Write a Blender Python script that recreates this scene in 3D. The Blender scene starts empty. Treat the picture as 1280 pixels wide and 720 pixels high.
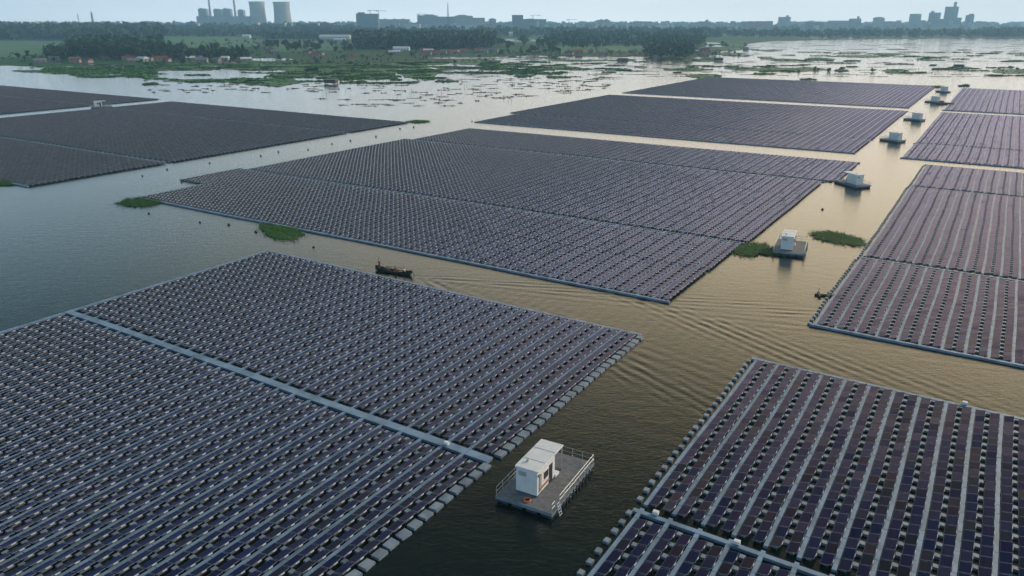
import bpy, bmesh, math, random
import numpy as np
from mathutils import Vector, Matrix
from mathutils.geometry import tessellate_polygon
R = math.radians
random.seed(7); rng = np.random.default_rng(7)
S = bpy.context.scene
COL = S.collection
H = 45.0                      # drone height over the water
F = 954.0; PITCH = math.atan((360 - 24) / F)
cp, sp = math.cos(PITCH), math.sin(PITCH)
TH = R(32.324)                # heading of the raft rows, right of the view direction
AX = np.array([math.sin(TH), math.cos(TH)]); BX = np.array([math.cos(TH), -math.sin(TH)])

def at(u, v, z=0.0):
    """ground point (height z) seen at photo pixel u, v"""
    x = (u - 640) / F; y = -(v - 360) / F
    d = (x, cp + y * sp, -sp + y * cp); t = (z - H) / d[2]
    return (d[0] * t, d[1] * t)
def top_z(u, v0, v1):
    """height of something standing at the ground point of u, v0 and reaching up to v1"""
    X, Y = at(u, v0); y = -(v1 - 360) / F
    return H + Y * (-sp + y * cp) / (cp + y * sp)
def proj(x, y, z):
    z = z - H
    c = y * cp - z * sp; w = y * sp + z * cp
    c = np.maximum(c, 0.1)
    return 640 + F * x / c, 360 - F * w / c
def ab2w(a, b): return a * AX[0] + b * BX[0], a * AX[1] + b * BX[1]

# ------------------------------------------------------------------ materials
def mat(name, col, rough=0.6, metal=0.0, spec=0.5, noise=0.0, nscale=1.0, bump=0.0, col2=None, coord='Object'):
    m = bpy.data.materials.new(name); m.use_nodes = True
    nt = m.node_tree; b = nt.nodes['Principled BSDF']
    b.inputs['Base Color'].default_value = (*col, 1); b.inputs['Roughness'].default_value = rough
    b.inputs['Metallic'].default_value = metal; b.inputs['Specular IOR Level'].default_value = spec
    if noise or col2:
        tc = nt.nodes.new('ShaderNodeTexCoord'); n = nt.nodes.new('ShaderNodeTexNoise')
        n.inputs['Scale'].default_value = nscale; n.inputs['Detail'].default_value = 6
        nt.links.new(tc.outputs[coord], n.inputs['Vector'])
        r = nt.nodes.new('ShaderNodeValToRGB')
        c2 = col2 or tuple(c * (1 - noise) for c in col)
        r.color_ramp.elements[0].position = .35; r.color_ramp.elements[0].color = (*c2, 1)
        r.color_ramp.elements[1].position = .65; r.color_ramp.elements[1].color = (*col, 1)
        nt.links.new(n.outputs['Fac'], r.inputs['Fac']); nt.links.new(r.outputs['Color'], b.inputs['Base Color'])
        if bump:
            bp = nt.nodes.new('ShaderNodeBump'); bp.inputs['Strength'].default_value = bump
            nt.links.new(n.outputs['Fac'], bp.inputs['Height']); nt.links.new(bp.outputs['Normal'], b.inputs['Normal'])
    return m

def panel_material():
    m = bpy.data.materials.new('photovoltaic_glass'); m.use_nodes = True
    nt = m.node_tree; N = nt.nodes; L = nt.links; b = N['Principled BSDF']
    uv = N.new('ShaderNodeUVMap'); sep = N.new('ShaderNodeSeparateXYZ'); L.new(uv.outputs[0], sep.inputs[0])
    def mth(op, a, c=None):
        n = N.new('ShaderNodeMath'); n.operation = op
        for i, x in enumerate((a, c)):
            if x is None: continue
            if isinstance(x, (int, float)): n.inputs[i].default_value = x
            else: L.new(x, n.inputs[i])
        return n.outputs[0]
    def edge(o, w): return mth('LESS_THAN', mth('MINIMUM', o, mth('SUBTRACT', 1.0, o)), w)
    fr = mth('MAXIMUM', edge(sep.outputs[0], .018), edge(sep.outputs[1], .013))
    cell = mth('MAXIMUM', mth('LESS_THAN', mth('FRACT', mth('MULTIPLY', sep.outputs[0], 6)), .05),
               mth('LESS_THAN', mth('FRACT', mth('MULTIPLY', sep.outputs[1], 10)), .05))
    at_ = N.new('ShaderNodeAttribute'); at_.attribute_name = 'rnd'
    oi = N.new('ShaderNodeObjectInfo')
    r = mth('FRACT', mth('ADD', at_.outputs['Fac'], oi.outputs['Random']))
    ramp = N.new('ShaderNodeValToRGB'); cr = ramp.color_ramp
    cr.elements[0].color = (.003, .009, .042, 1); cr.elements[1].color = (.018, .007, .020, 1)
    e = cr.elements.new(.35); e.color = (.005, .011, .052, 1)
    e = cr.elements.new(.6); e.color = (.012, .008, .044, 1)
    e = cr.elements.new(.85); e.color = (.005, .013, .017, 1)
    L.new(r, ramp.inputs[0])
    m1 = N.new('ShaderNodeMixRGB'); L.new(cell, m1.inputs[0]); L.new(ramp.outputs[0], m1.inputs[1]); m1.inputs[2].default_value = (.016, .020, .034, 1)
    m2 = N.new('ShaderNodeMixRGB'); L.new(fr, m2.inputs[0]); L.new(m1.outputs[0], m2.inputs[1]); m2.inputs[2].default_value = (.24, .27, .34, 1)
    # textured, anti-reflection glass: it throws back less than plain glass, and what it throws back is violet
    N.remove(b); df = N.new('ShaderNodeBsdfDiffuse'); L.new(m2.outputs[0], df.inputs[0])
    gl = N.new('ShaderNodeBsdfGlossy'); gl.inputs['Color'].default_value = (.43, .40, .62, 1); gl.inputs['Roughness'].default_value = .17
    fr_ = N.new('ShaderNodeFresnel'); fr_.inputs['IOR'].default_value = 1.27
    ms = N.new('ShaderNodeMixShader'); L.new(fr_.outputs[0], ms.inputs[0]); L.new(df.outputs[0], ms.inputs[1]); L.new(gl.outputs[0], ms.inputs[2])
    L.new(ms.outputs[0], N['Material Output'].inputs['Surface'])
    return m

M = {}
M['panel'] = panel_material()
M['frame'] = mat('aluminium_frame', (.62, .64, .68), .35, .6)
M['bracket'] = mat('white_bracket', (.62, .66, .74), .45)
M['float'] = mat('grey_polyethylene_float', (.24, .31, .40), .5, noise=.45, nscale=.6)
M['walk'] = mat('walkway_float', (.20, .32, .47), .5, noise=.4, nscale=.45)
M['box'] = mat('combiner_box_plastic', (.72, .74, .76), .4)
M['white'] = mat('white_painted_steel', (.74, .78, .82), .45, noise=.1, nscale=1.2)
M['blue'] = mat('pale_blue_steel', (.40, .56, .72), .5, noise=.12, nscale=1.5)
M['deck'] = mat('deck_planks', (.20, .21, .23), .75, noise=.35, nscale=2.0)
M['pont'] = mat('pontoon_navy', (.03, .05, .09), .5, noise=.3, nscale=2)
M['fascia'] = mat('grey_blue_fascia', (.20, .29, .38), .55, noise=.3, nscale=1.5)
M['rail'] = mat('galvanised_rail', (.46, .50, .50), .4, .4)
M['dark'] = mat('dark_opening', (.02, .02, .025), .6)
M['orange'] = mat('orange_plastic', (.62, .16, .05), .5)
M['rust'] = mat('rust_brown_paint', (.34, .15, .09), .6)
M['wood'] = mat('tarred_wood', (.022, .019, .017), .75, noise=.5, nscale=4)
M['wood2'] = mat('weathered_wood', (.11, .09, .07), .8, noise=.4, nscale=3)
M['skin'] = mat('skin', (.42, .24, .16), .55)
M['hair'] = mat('black_hair', (.012, .01, .01), .6)
M['red'] = mat('red_cloth', (.40, .05, .04), .8)
M['pale'] = mat('white_cloth', (.70, .70, .68), .8)
M['navy'] = mat('dark_trousers', (.02, .022, .03), .8)
M['metal'] = mat('engine_metal', (.06, .06, .07), .4, .6)
M['mat'] = mat('water_hyacinth', (.030, .10, .012), .65, col2=(.008, .035, .006), nscale=1.2, bump=.4)
M['marsh'] = mat('marsh_grass', (.05, .17, .032), .8, col2=(.028, .09, .02), nscale=.05)
M['marshdry'] = mat('dry_reed_bed', (.085, .07, .05), .85, col2=(.03, .035, .025), nscale=.08)
M['stake'] = mat('stake_wood', (.05, .045, .04), .8)
M['buoy'] = mat('buoy_dark', (.03, .03, .035), .5)
M['trunk'] = mat('bark', (.10, .075, .05), .9, noise=.3, nscale=3)
M['concrete'] = mat('tower_concrete', (.50, .50, .50), .8, noise=.12, nscale=.03)
M['steelgrey'] = mat('plant_cladding', (.38, .41, .46), .6, noise=.2, nscale=.05)
M['roofred'] = mat('red_clay_roof', (.24, .085, .06), .8, noise=.3, nscale=.3)
M['roofgrey'] = mat('grey_roof', (.22, .24, .26), .8, noise=.3, nscale=.3)
M['roofwhite'] = mat('white_sheet_roof', (.72, .76, .80), .5)
M['plaster'] = mat('village_plaster', (.34, .30, .28), .8, noise=.25, nscale=.2)
M['lattice'] = mat('lattice_steel', (.12, .13, .15), .5, .5)
M['podium'] = mat('podium_roof', (.25, .25, .25), .8)

def foliage_mat(name, c1, c2):
    m = bpy.data.materials.new(name); m.use_nodes = True
    nt = m.node_tree; b = nt.nodes['Principled BSDF']; b.inputs['Roughness'].default_value = .7
    b.inputs['Specular IOR Level'].default_value = .25
    a = nt.nodes.new('ShaderNodeAttribute'); a.attribute_name = 'rnd'
    o = nt.nodes.new('ShaderNodeObjectInfo')
    s = nt.nodes.new('ShaderNodeMath'); s.operation = 'MULTIPLY_ADD'
    nt.links.new(o.outputs['Random'], s.inputs[0]); s.inputs[1].default_value = .35; nt.links.new(a.outputs['Fac'], s.inputs[2])
    s2 = nt.nodes.new('ShaderNodeMath'); s2.operation = 'MULTIPLY'; nt.links.new(s.outputs[0], s2.inputs[0]); s2.inputs[1].default_value = .74
    mx = nt.nodes.new('ShaderNodeMixRGB'); mx.inputs[1].default_value = (*c1, 1); mx.inputs[2].default_value = (*c2, 1)
    nt.links.new(s2.outputs[0], mx.inputs[0]); nt.links.new(mx.outputs[0], b.inputs['Base Color'])
    return m
M['leaf'] = foliage_mat('tree_foliage', (.016, .045, .014), (.05, .12, .028))
M['leafd'] = foliage_mat('dark_foliage', (.010, .032, .016), (.030, .078, .026))
M['blade'] = foliage_mat('marsh_blades', (.025, .085, .016), (.065, .20, .036))

M['hyacinth'] = foliage_mat('hyacinth_leaves', (.014, .07, .008), (.07, .22, .02))
def facade_mat(name, wall, glass, bay=3.6, storey=3.2, fill=.5):
    m = bpy.data.materials.new(name); m.use_nodes = True
    nt = m.node_tree; N = nt.nodes; L = nt.links; b = N['Principled BSDF']
    tc = N.new('ShaderNodeTexCoord'); sep = N.new('ShaderNodeSeparateXYZ'); L.new(tc.outputs['Object'], sep.inputs[0])
    def mth(op, a, c):
        n = N.new('ShaderNodeMath'); n.operation = op
        for i, x in enumerate((a, c)):
            if isinstance(x, (int, float)): n.inputs[i].default_value = x
            else: L.new(x, n.inputs[i])
        return n.outputs[0]
    h = mth('ADD', sep.outputs[0], sep.outputs[1])
    w = mth('MULTIPLY', mth('LESS_THAN', mth('FRACT', mth('MULTIPLY', h, 1 / bay), 0), fill),
            mth('LESS_THAN', mth('FRACT', mth('MULTIPLY', sep.outputs[2], 1 / storey), 0), .5))
    mx = N.new('ShaderNodeMixRGB'); L.new(w, mx.inputs[0]); mx.inputs[1].default_value = (*wall, 1); mx.inputs[2].default_value = (*glass, 1)
    L.new(mx.outputs[0], b.inputs['Base Color'])
    b.inputs['Roughness'].default_value = .6
    return m
M['f0'] = facade_mat('facade_pale', (.50, .50, .50), (.10, .12, .16))
M['f1'] = facade_mat('facade_blue_grey', (.42, .46, .52), (.06, .08, .12), 4.5, 3.5, .6)
M['f2'] = facade_mat('facade_pink', (.46, .33, .31), (.10, .10, .14))
M['f3'] = facade_mat('facade_dark', (.20, .24, .30), (.04, .06, .09), 4, 3.6, .7)
M['f4'] = facade_mat('facade_white', (.68, .70, .72), (.16, .18, .22), 4, 3.3, .45)

# ------------------------------------------------------------------ object helpers
def tag(o, label=None, cat=None, group=None, kind=None):
    if label: o['label'] = label
    if cat: o['category'] = cat
    if group: o['group'] = group
    if kind: o['kind'] = kind
    return o
def empty(name, loc=(0, 0, 0), rz=0.0):
    o = bpy.data.objects.new(name, None); COL.objects.link(o); o.location = loc; o.rotation_euler = (0, 0, rz)
    o.empty_display_size = .5
    return o
def link(name, me, parent=None, mats=()):
    o = bpy.data.objects.new(name, me); COL.objects.link(o)
    if parent: o.parent = parent
    for m in mats: me.materials.append(m)
    return o
def mesh_np(name, V, Q, mi=None, uv=None, rnd=None, n=4):
    me = bpy.data.meshes.new(name)
    V = np.asarray(V, np.float32).reshape(-1, 3); Q = np.asarray(Q, np.int32).reshape(-1, n)
    me.vertices.add(len(V)); me.vertices.foreach_set('co', V.ravel())
    me.loops.add(Q.size); me.loops.foreach_set('vertex_index', Q.ravel())
    me.polygons.add(len(Q)); me.polygons.foreach_set('loop_start', np.arange(0, Q.size, n, dtype=np.int32)); me.polygons.foreach_set('use_smooth', np.zeros(len(Q), bool))
    if mi is not None: me.polygons.foreach_set('material_index', np.asarray(mi, np.int32))
    if uv is not None:
        l = me.uv_layers.new(name='UVMap'); l.data.foreach_set('uv', np.asarray(uv, np.float32).ravel())
    if rnd is not None:
        a = me.attributes.new('rnd', 'FLOAT', 'FACE'); a.data.foreach_set('value', np.asarray(rnd, np.float32))
    me.update(calc_edges=True)
    return me
BQ = np.array([[0, 3, 2, 1], [4, 5, 6, 7], [0, 1, 5, 4], [1, 2, 6, 5], [2, 3, 7, 6], [3, 0, 4, 7]])
BV = np.array([[-1, -1, -1], [1, -1, -1], [1, 1, -1], [-1, 1, -1], [-1, -1, 1], [1, -1, 1], [1, 1, 1], [-1, 1, 1]]) * .5
def boxes(name, C, Z, tilt=0.0, bottom=True, uvtop=False, rnd=False, jit=0.0):
    """C (n,3) centres, Z (n,3) or (3,) sizes, tilt about y"""
    C = np.atleast_2d(np.asarray(C, float)); n = len(C); Z = np.broadcast_to(np.asarray(Z, float), (n, 3))
    V = BV[None] * Z[:, None, :]
    if tilt:
        c, s = math.cos(tilt), math.sin(tilt)
        x = V[..., 0] * c - V[..., 2] * s; z = V[..., 0] * s + V[..., 2] * c
        V = np.stack([x, V[..., 1], z], -1)
    if jit:                                    # each one sits a little askew
        g = rng.normal(0, jit, (n, 3, 1))
        V = np.stack([V[..., 0] - g[:, 2] * V[..., 1] + g[:, 0] * V[..., 2], V[..., 1] + g[:, 2] * V[..., 0] + g[:, 1] * V[..., 2],
                      V[..., 2] - g[:, 0] * V[..., 0] - g[:, 1] * V[..., 1]], -1)
    V = V + C[:, None, :]
    q = BQ if bottom else BQ[1:]
    Q = (q[None] + (np.arange(n) * 8)[:, None, None]).reshape(-1, 4)
    uv = None
    if uvtop:
        u1 = np.zeros((len(q), 4, 2)); u1[1 if bottom else 0] = [[0, 0], [1, 0], [1, 1], [0, 1]]
        uv = np.broadcast_to(u1, (n, *u1.shape))
    rn = np.repeat(rng.random(n), len(q)) if rnd else None
    return mesh_np(name, V, Q, uv=uv, rnd=rn)

class MB:
    """collects shapes into one bmesh"""
    def __init__(s): s.bm = bmesh.new()
    def box(s, c, d, rz=0, bevel=0):
        r = bmesh.ops.create_cube(s.bm, size=1.0, matrix=Matrix.Translation(c) @ Matrix.Rotation(rz, 4, 'Z') @ Matrix.Diagonal((*d, 1)))
        if bevel:
            ed = set(e for v in r['verts'] for e in v.link_edges)
            bmesh.ops.bevel(s.bm, geom=list(ed), offset=bevel, segments=2, affect='EDGES', profile=.5)
        return s
    def tube(s, p, q, r, r2=None, n=8):
        p, q = Vector(p), Vector(q); d = q - p
        if d.length < 1e-6: return s
        m = Matrix.Translation((p + q) / 2) @ d.to_track_quat('Z', 'Y').to_matrix().to_4x4()
        bmesh.ops.create_cone(s.bm, cap_ends=True, segments=n, radius1=r, radius2=r if r2 is None else r2, depth=d.length, matrix=m)
        return s
    def ball(s, c, r, sc=(1, 1, 1), n=10):
        bmesh.ops.create_uvsphere(s.bm, u_segments=n, v_segments=n // 2 + 2, radius=r, matrix=Matrix.Translation(c) @ Matrix.Diagonal((*sc, 1)))
        return s
    def ring(s, c, R0, r, n=16, k=6):
        vs = []
        for i in range(n):
            t = 2 * math.pi * i / n; row = []
            for j in range(k):
                f = 2 * math.pi * j / k
                row.append(s.bm.verts.new((c[0] + (R0 + r * math.cos(f)) * math.cos(t), c[1] + (R0 + r * math.cos(f)) * math.sin(t), c[2] + r * math.sin(f))))
            vs.append(row)
        for i in range(n):
            for j in range(k):
                s.bm.faces.new((vs[i][j], vs[(i + 1) % n][j], vs[(i + 1) % n][(j + 1) % k], vs[i][(j + 1) % k]))
        return s
    def build(s, name, m, parent=None, smooth=False):
        me = bpy.data.meshes.new(name); bmesh.ops.recalc_face_normals(s.bm, faces=s.bm.faces); s.bm.to_mesh(me); s.bm.free()
        if smooth:
            for p in me.polygons: p.use_smooth = True
        return link(name, me, parent, [m])

def copy_tree(o, parent=None, loc=None, rz=None):
    c = o.copy(); COL.objects.link(c)
    if parent: c.parent = parent
    if loc is not None: c.location = loc
    if rz is not None: c.rotation_euler = (0, 0, rz)
    for ch in list(o.children): copy_tree(ch, c)
    return c

# ------------------------------------------------------------------ the floating solar rafts
P = 2.92; PW = .97; PL = 1.60; PA = 1.655; TILT = R(12)
panel_me = boxes('solar_panel', [(0, 0, 0)], (PW, PL, .035), TILT, True, True); panel_me.materials.append(M['panel'])
brk_me = boxes('bracket', [(0, 0, 0)], (.04, .42, .10)); brk_me.materials.append(M['bracket'])

def sway(x, y):
    """the gentle bowing of a floating field, in metres"""
    return x + .10 * np.sin(y / 23.0 + x / 60) + .05 * np.sin(y / 5.3 + x / 9), y + .14 * np.sin(x / 15.0 + 1 + y / 70) + .06 * np.sin(x / 4.7)
def strip(x0, y0, x1, y1, w, z, h, ox, oy, seg=1.655):
    """a walkway of short floats pinned end to end"""
    L_ = math.hypot(x1 - x0, y1 - y0); n = max(1, int(L_ / seg)); t = (np.arange(n) + .5) / n
    X, Y = sway(x0 + (x1 - x0) * t, y0 + (y1 - y0) * t); l = L_ / n - .04
    Z = (w, l, h) if abs(y1 - y0) > abs(x1 - x0) else (l, w, h)
    return np.column_stack([X - ox, Y - oy, z + rng.normal(0, .008, n)]), np.broadcast_to(Z, (n, 3))
def raft(label, blocks, anchor, cols_b, a_lines, edge_floats=(), near=True, joined=(), mid_walk=.55, end_walk=(.55, .55), edge_line=0.0, boxes_at=(), eo=.66, es=.52, el=.62):
    """blocks: (a0, a1, bL, bR) in units of H; anchor 'L'/'R' decides which edge the columns start from; a_lines: gaps between blocks"""
    a_min = min(b[0] for b in blocks) * H; bE = (blocks[0][2] if anchor == 'L' else blocks[0][3]) * H
    ox, oy = bE, a_min
    wx, wy = ab2w(oy, ox)
    root = empty('floating_solar_array', (wx, wy, 0), -TH)
    tag(root, label, 'solar array', 'rectangular floating solar arrays on the lake')
    sg = 1 if anchor == 'L' else -1
    PC = []; WK = {}; GB = []; FB = []; TW = []
    for bi, (a0, a1, bL, bR) in enumerate(blocks):
        a0 *= H; a1 *= H; bL *= H; bR *= H
        n = max(1, int(round((bR - bL) / P)))
        skip = int(round(((bL if anchor == 'L' else bR) - bE) * sg / P))
        gap_lo = .45 if bi == 0 else .15
        y0 = a0 + end_walk[0] + .25 if bi == 0 else a0 + .15
        y1 = a1 - (end_walk[1] + .15 if bi == len(blocks) - 1 else mid_walk + 1.15)
        if bi in joined: y1 = a1
        if bi - 1 in joined: y0 = a0
        na = int((y1 - y0) / PA); ya = y0 + (np.arange(na) + .5) * (y1 - y0) / na
        lefts = []
        for i in range(n):
            k = skip + i
            x0 = bE + k * P if anchor == 'L' else bE - (k + 1) * P
            x0 += edge_line * ((a0 + a1) / 2 - a_min)
            lefts.append(x0)
            WK.setdefault(k, []).append((x0 + .24, (a0 + a1) / 2, a1 - a0))
            for xc in (x0 + .50 + .475, x0 + .50 + .95 + .52 + .475):
                PC.append(np.stack([np.full(na, xc), ya], 1))
            GB.append(np.stack([np.full(na, x0 + .5 + .95 + .26), ya + PA * .5], 1))
        xl, xr = min(lefts), max(lefts) + P
        WK.setdefault('end', []).append((xl - .24 if anchor == 'R' else xr + .24, (a0 + a1) / 2, a1 - a0))
        if bi == 0: TW.append(((xl + xr) / 2, a0 + end_walk[0] / 2, xr - xl + 1.0, end_walk[0]))
        if bi == len(blocks) - 1: TW.append(((xl + xr) / 2, a1 - end_walk[1] / 2, xr - xl + 1.0, end_walk[1]))
        elif bi not in joined: TW.append(((xl + xr) / 2, a1 - .35 - mid_walk / 2, xr - xl + 1.0, mid_walk))
        for side in edge_floats:
            xe = xl - eo if side == 'L' else xr + eo
            m_ = int((a1 - a0) / PA)
            FB.append(np.stack([np.full(m_, xe), a0 + (np.arange(m_) + .5) * PA], 1))
    PC = np.concatenate(PC); GB = np.concatenate(GB)
    PC = np.stack(sway(PC[:, 0], PC[:, 1]), 1) + rng.normal(0, .012, PC.shape); GB = np.stack(sway(GB[:, 0], GB[:, 1]), 1) + rng.normal(0, .02, GB.shape)
    def cull(A, z=.3, mg=190):
        X, Y = ab2w(A[:, 1], A[:, 0]); u, v = proj(X, Y, z)
        return (u > -mg) & (u < 1280 + mg) & (v < 720 + mg)
    PC = PC[cull(PC)]; GB = GB[cull(GB)]
    X, Y = ab2w(PC[:, 1], PC[:, 0]); u, v = proj(X, Y, .4)
    d = np.hypot(X, Y) + np.where((u > 3) & (u < 1277) & (v < 717), 0, 1e5)
    order = np.argsort(d); first, rest = order[:100], order[100:]
    zc = .42
    brx, brz = PW / 2 * math.cos(TILT) + .02, zc + PW / 2 * math.sin(TILT) - .075
    for i in first:
        p = bpy.data.objects.new('solar_panel', panel_me); COL.objects.link(p); p.parent = root
        p.location = (PC[i, 0] - ox, PC[i, 1] - oy, zc); p.rotation_euler = tuple(random.gauss(0, .016) for _ in range(3))
        if near:
            b = bpy.data.objects.new('bracket', brk_me); COL.objects.link(b); b.parent = p
            b.location = (brx, 0, brz - zc)
    Q = np.column_stack([PC[rest, 0] - ox, PC[rest, 1] - oy, np.full(len(rest), zc)])
    if not near: QB = np.column_stack([PC[:, 0] - ox + brx, PC[:, 1] - oy, np.full(len(PC), brz)])[::2]
    else: QB = Q + np.array([brx, 0, brz - zc])
    tag(link('solar_panel', boxes('panel_field', Q, (PW, PL, .035), TILT, False, True, True, .016), root, [M['panel']]), kind='stuff')
    tag(link('bracket', boxes('brackets', QB, (.04, .42, .10) if near else (.03, .30, .05), 0, False), root, [M['bracket'] if near else M['float']]), kind='stuff')
    G = np.column_stack([GB[:, 0] - ox, GB[:, 1] - oy, np.full(len(GB), .10)])
    tag(link('float_block', boxes('gap_floats', G, (.50, .52, .34), 0, False), root, [M['float']]), kind='stuff')
    if near:
        U = np.column_stack([PC[:, 0] - ox - .05, PC[:, 1] - oy, np.full(len(PC), .02)])
        tag(link('panel_float', boxes('panel_floats', U, (.40, .95, .36), 0, False), root, [M['float']]), kind='stuff')
    for side in ([0] if FB else []):
        E_ = np.concatenate(FB); E_ = np.stack(sway(E_[:, 0], E_[:, 1]), 1) + rng.normal(0, .04, E_.shape); E_ = E_[cull(E_)]
        if len(E_):
            E3 = np.column_stack([E_[:, 0] - ox, E_[:, 1] - oy, np.full(len(E_), .10)])
            tag(link('edge_float', boxes('edge_floats', E3, (es, el, .36), 0, False, jit=.03), root, [M['float']]), kind='stuff')
    for k, segs in WK.items():
        CZ = [strip(x, y - l / 2, x, y + l / 2, .40, .12, .36, ox, oy) for x, y, l in segs]; C = np.concatenate([c[0] for c in CZ]); Z = np.concatenate([c[1] for c in CZ])
        xs, ys = ab2w(np.array([s_[1] for s_ in segs] + [s_[1] + s_[2] / 2 for s_ in segs] + [s_[1] - s_[2] / 2 for s_ in segs]), segs[0][0])
        uu, vv = proj(xs, ys, .3)
        if not ((uu > -190) & (uu < 1470)).any(): continue
        link('walkway', boxes('walkway', C, Z, jit=.006), root, [M['walk']])
    for (x, y, lx, ly) in TW:
        link('cross_walkway', boxes('cross_walkway', *strip(x - lx / 2, y, x + lx / 2, y, ly, .135, .37, ox, oy, P), jit=.006), root, [M['walk']])
    for (a, b) in boxes_at:
        link('combiner_box', boxes('combiner_box', [(b * H - ox, a * H - oy, .52)], (.55, .42, .32)), root, [M['box']])
    return root

raft('nearest raft of dark solar panels at lower left, split by one wide pale walkway',
     [(.20, 1.335, -2.715, -.905), (1.335, 2.225, -2.715, -.905)], 'R', 0, 0, ('R',), eo=.66, es=.95, el=1.22, mid_walk=1.15, boxes_at=[(1.31, -1.02)])
raft('solar raft at lower right with broad pale walkways running between its panel columns',
     [(.95, 1.325, -.515, .42), (1.34, 2.23, -.515, .42)], 'L', 0, 0, ('L',), boxes_at=[(1.322, -.475), (1.318, -.30), (2.235, .05)])
raft('largest solar raft in the middle of the lake, behind the rowing channel with the boat',
     [(2.565, 3.03, -4.25, -.94), (3.03, 3.515, -4.50, -.94), (3.53, 5.24, -4.45, -.92), (5.26, 6.10, -4.42, -.90)], 'R', 0, 0, (), joined=(0,), mid_walk=.35,
     edge_line=.012)
raft('solar raft at right edge beside the green weed islet, with two dark cross gaps',
     [(2.61, 3.565, -.43, .42), (3.58, 5.37, -.43, .42), (5.39, 6.27, -.43, .42)], 'L', 0, 0, ('L',), mid_walk=.5, es=.5, eo=.6, edge_line=.006)
raft('solar raft behind the largest one, with two faint gaps, left of the cabin channel',
     [(6.53, 7.40, -4.60, -.945), (7.42, 9.98, -4.70, -.955)], 'R', 0, 0, (), mid_walk=.12, near=False)
raft('farthest dark solar raft left of the cabin channel, next to the marsh',
     [(10.38, 14.1, -4.70, -.98)], 'R', 0, 0, (), mid_walk=.12, near=False)
raft('second solar raft from the front along the right edge, beyond a thin strip of water',
     [(6.50, 7.37, -.60, .42), (7.39, 10.05, -.60, .42)], 'L', 0, 0, (), near=False)
raft('farthest small solar raft at the right edge of the lake',
     [(10.33, 13.85, -.61, .42)], 'L', 0, 0, (), near=False)
raft('big dark solar raft on the left side of the lake below the small cabin',
     [(2.38, 3.40, -9.05, -5.14), (3.42, 5.28, -9.05, -5.14), (5.30, 6.14, -9.05, -5.14)], 'R', 0, 0, (), mid_walk=.12, near=False)
raft('narrow dark solar raft at far left, behind the small cabin',
     [(3.2, 5.35, -14.0, -9.47), (5.37, 6.24, -14.0, -9.50)], 'R', 0, 0, (), mid_walk=.12, near=False)

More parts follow.
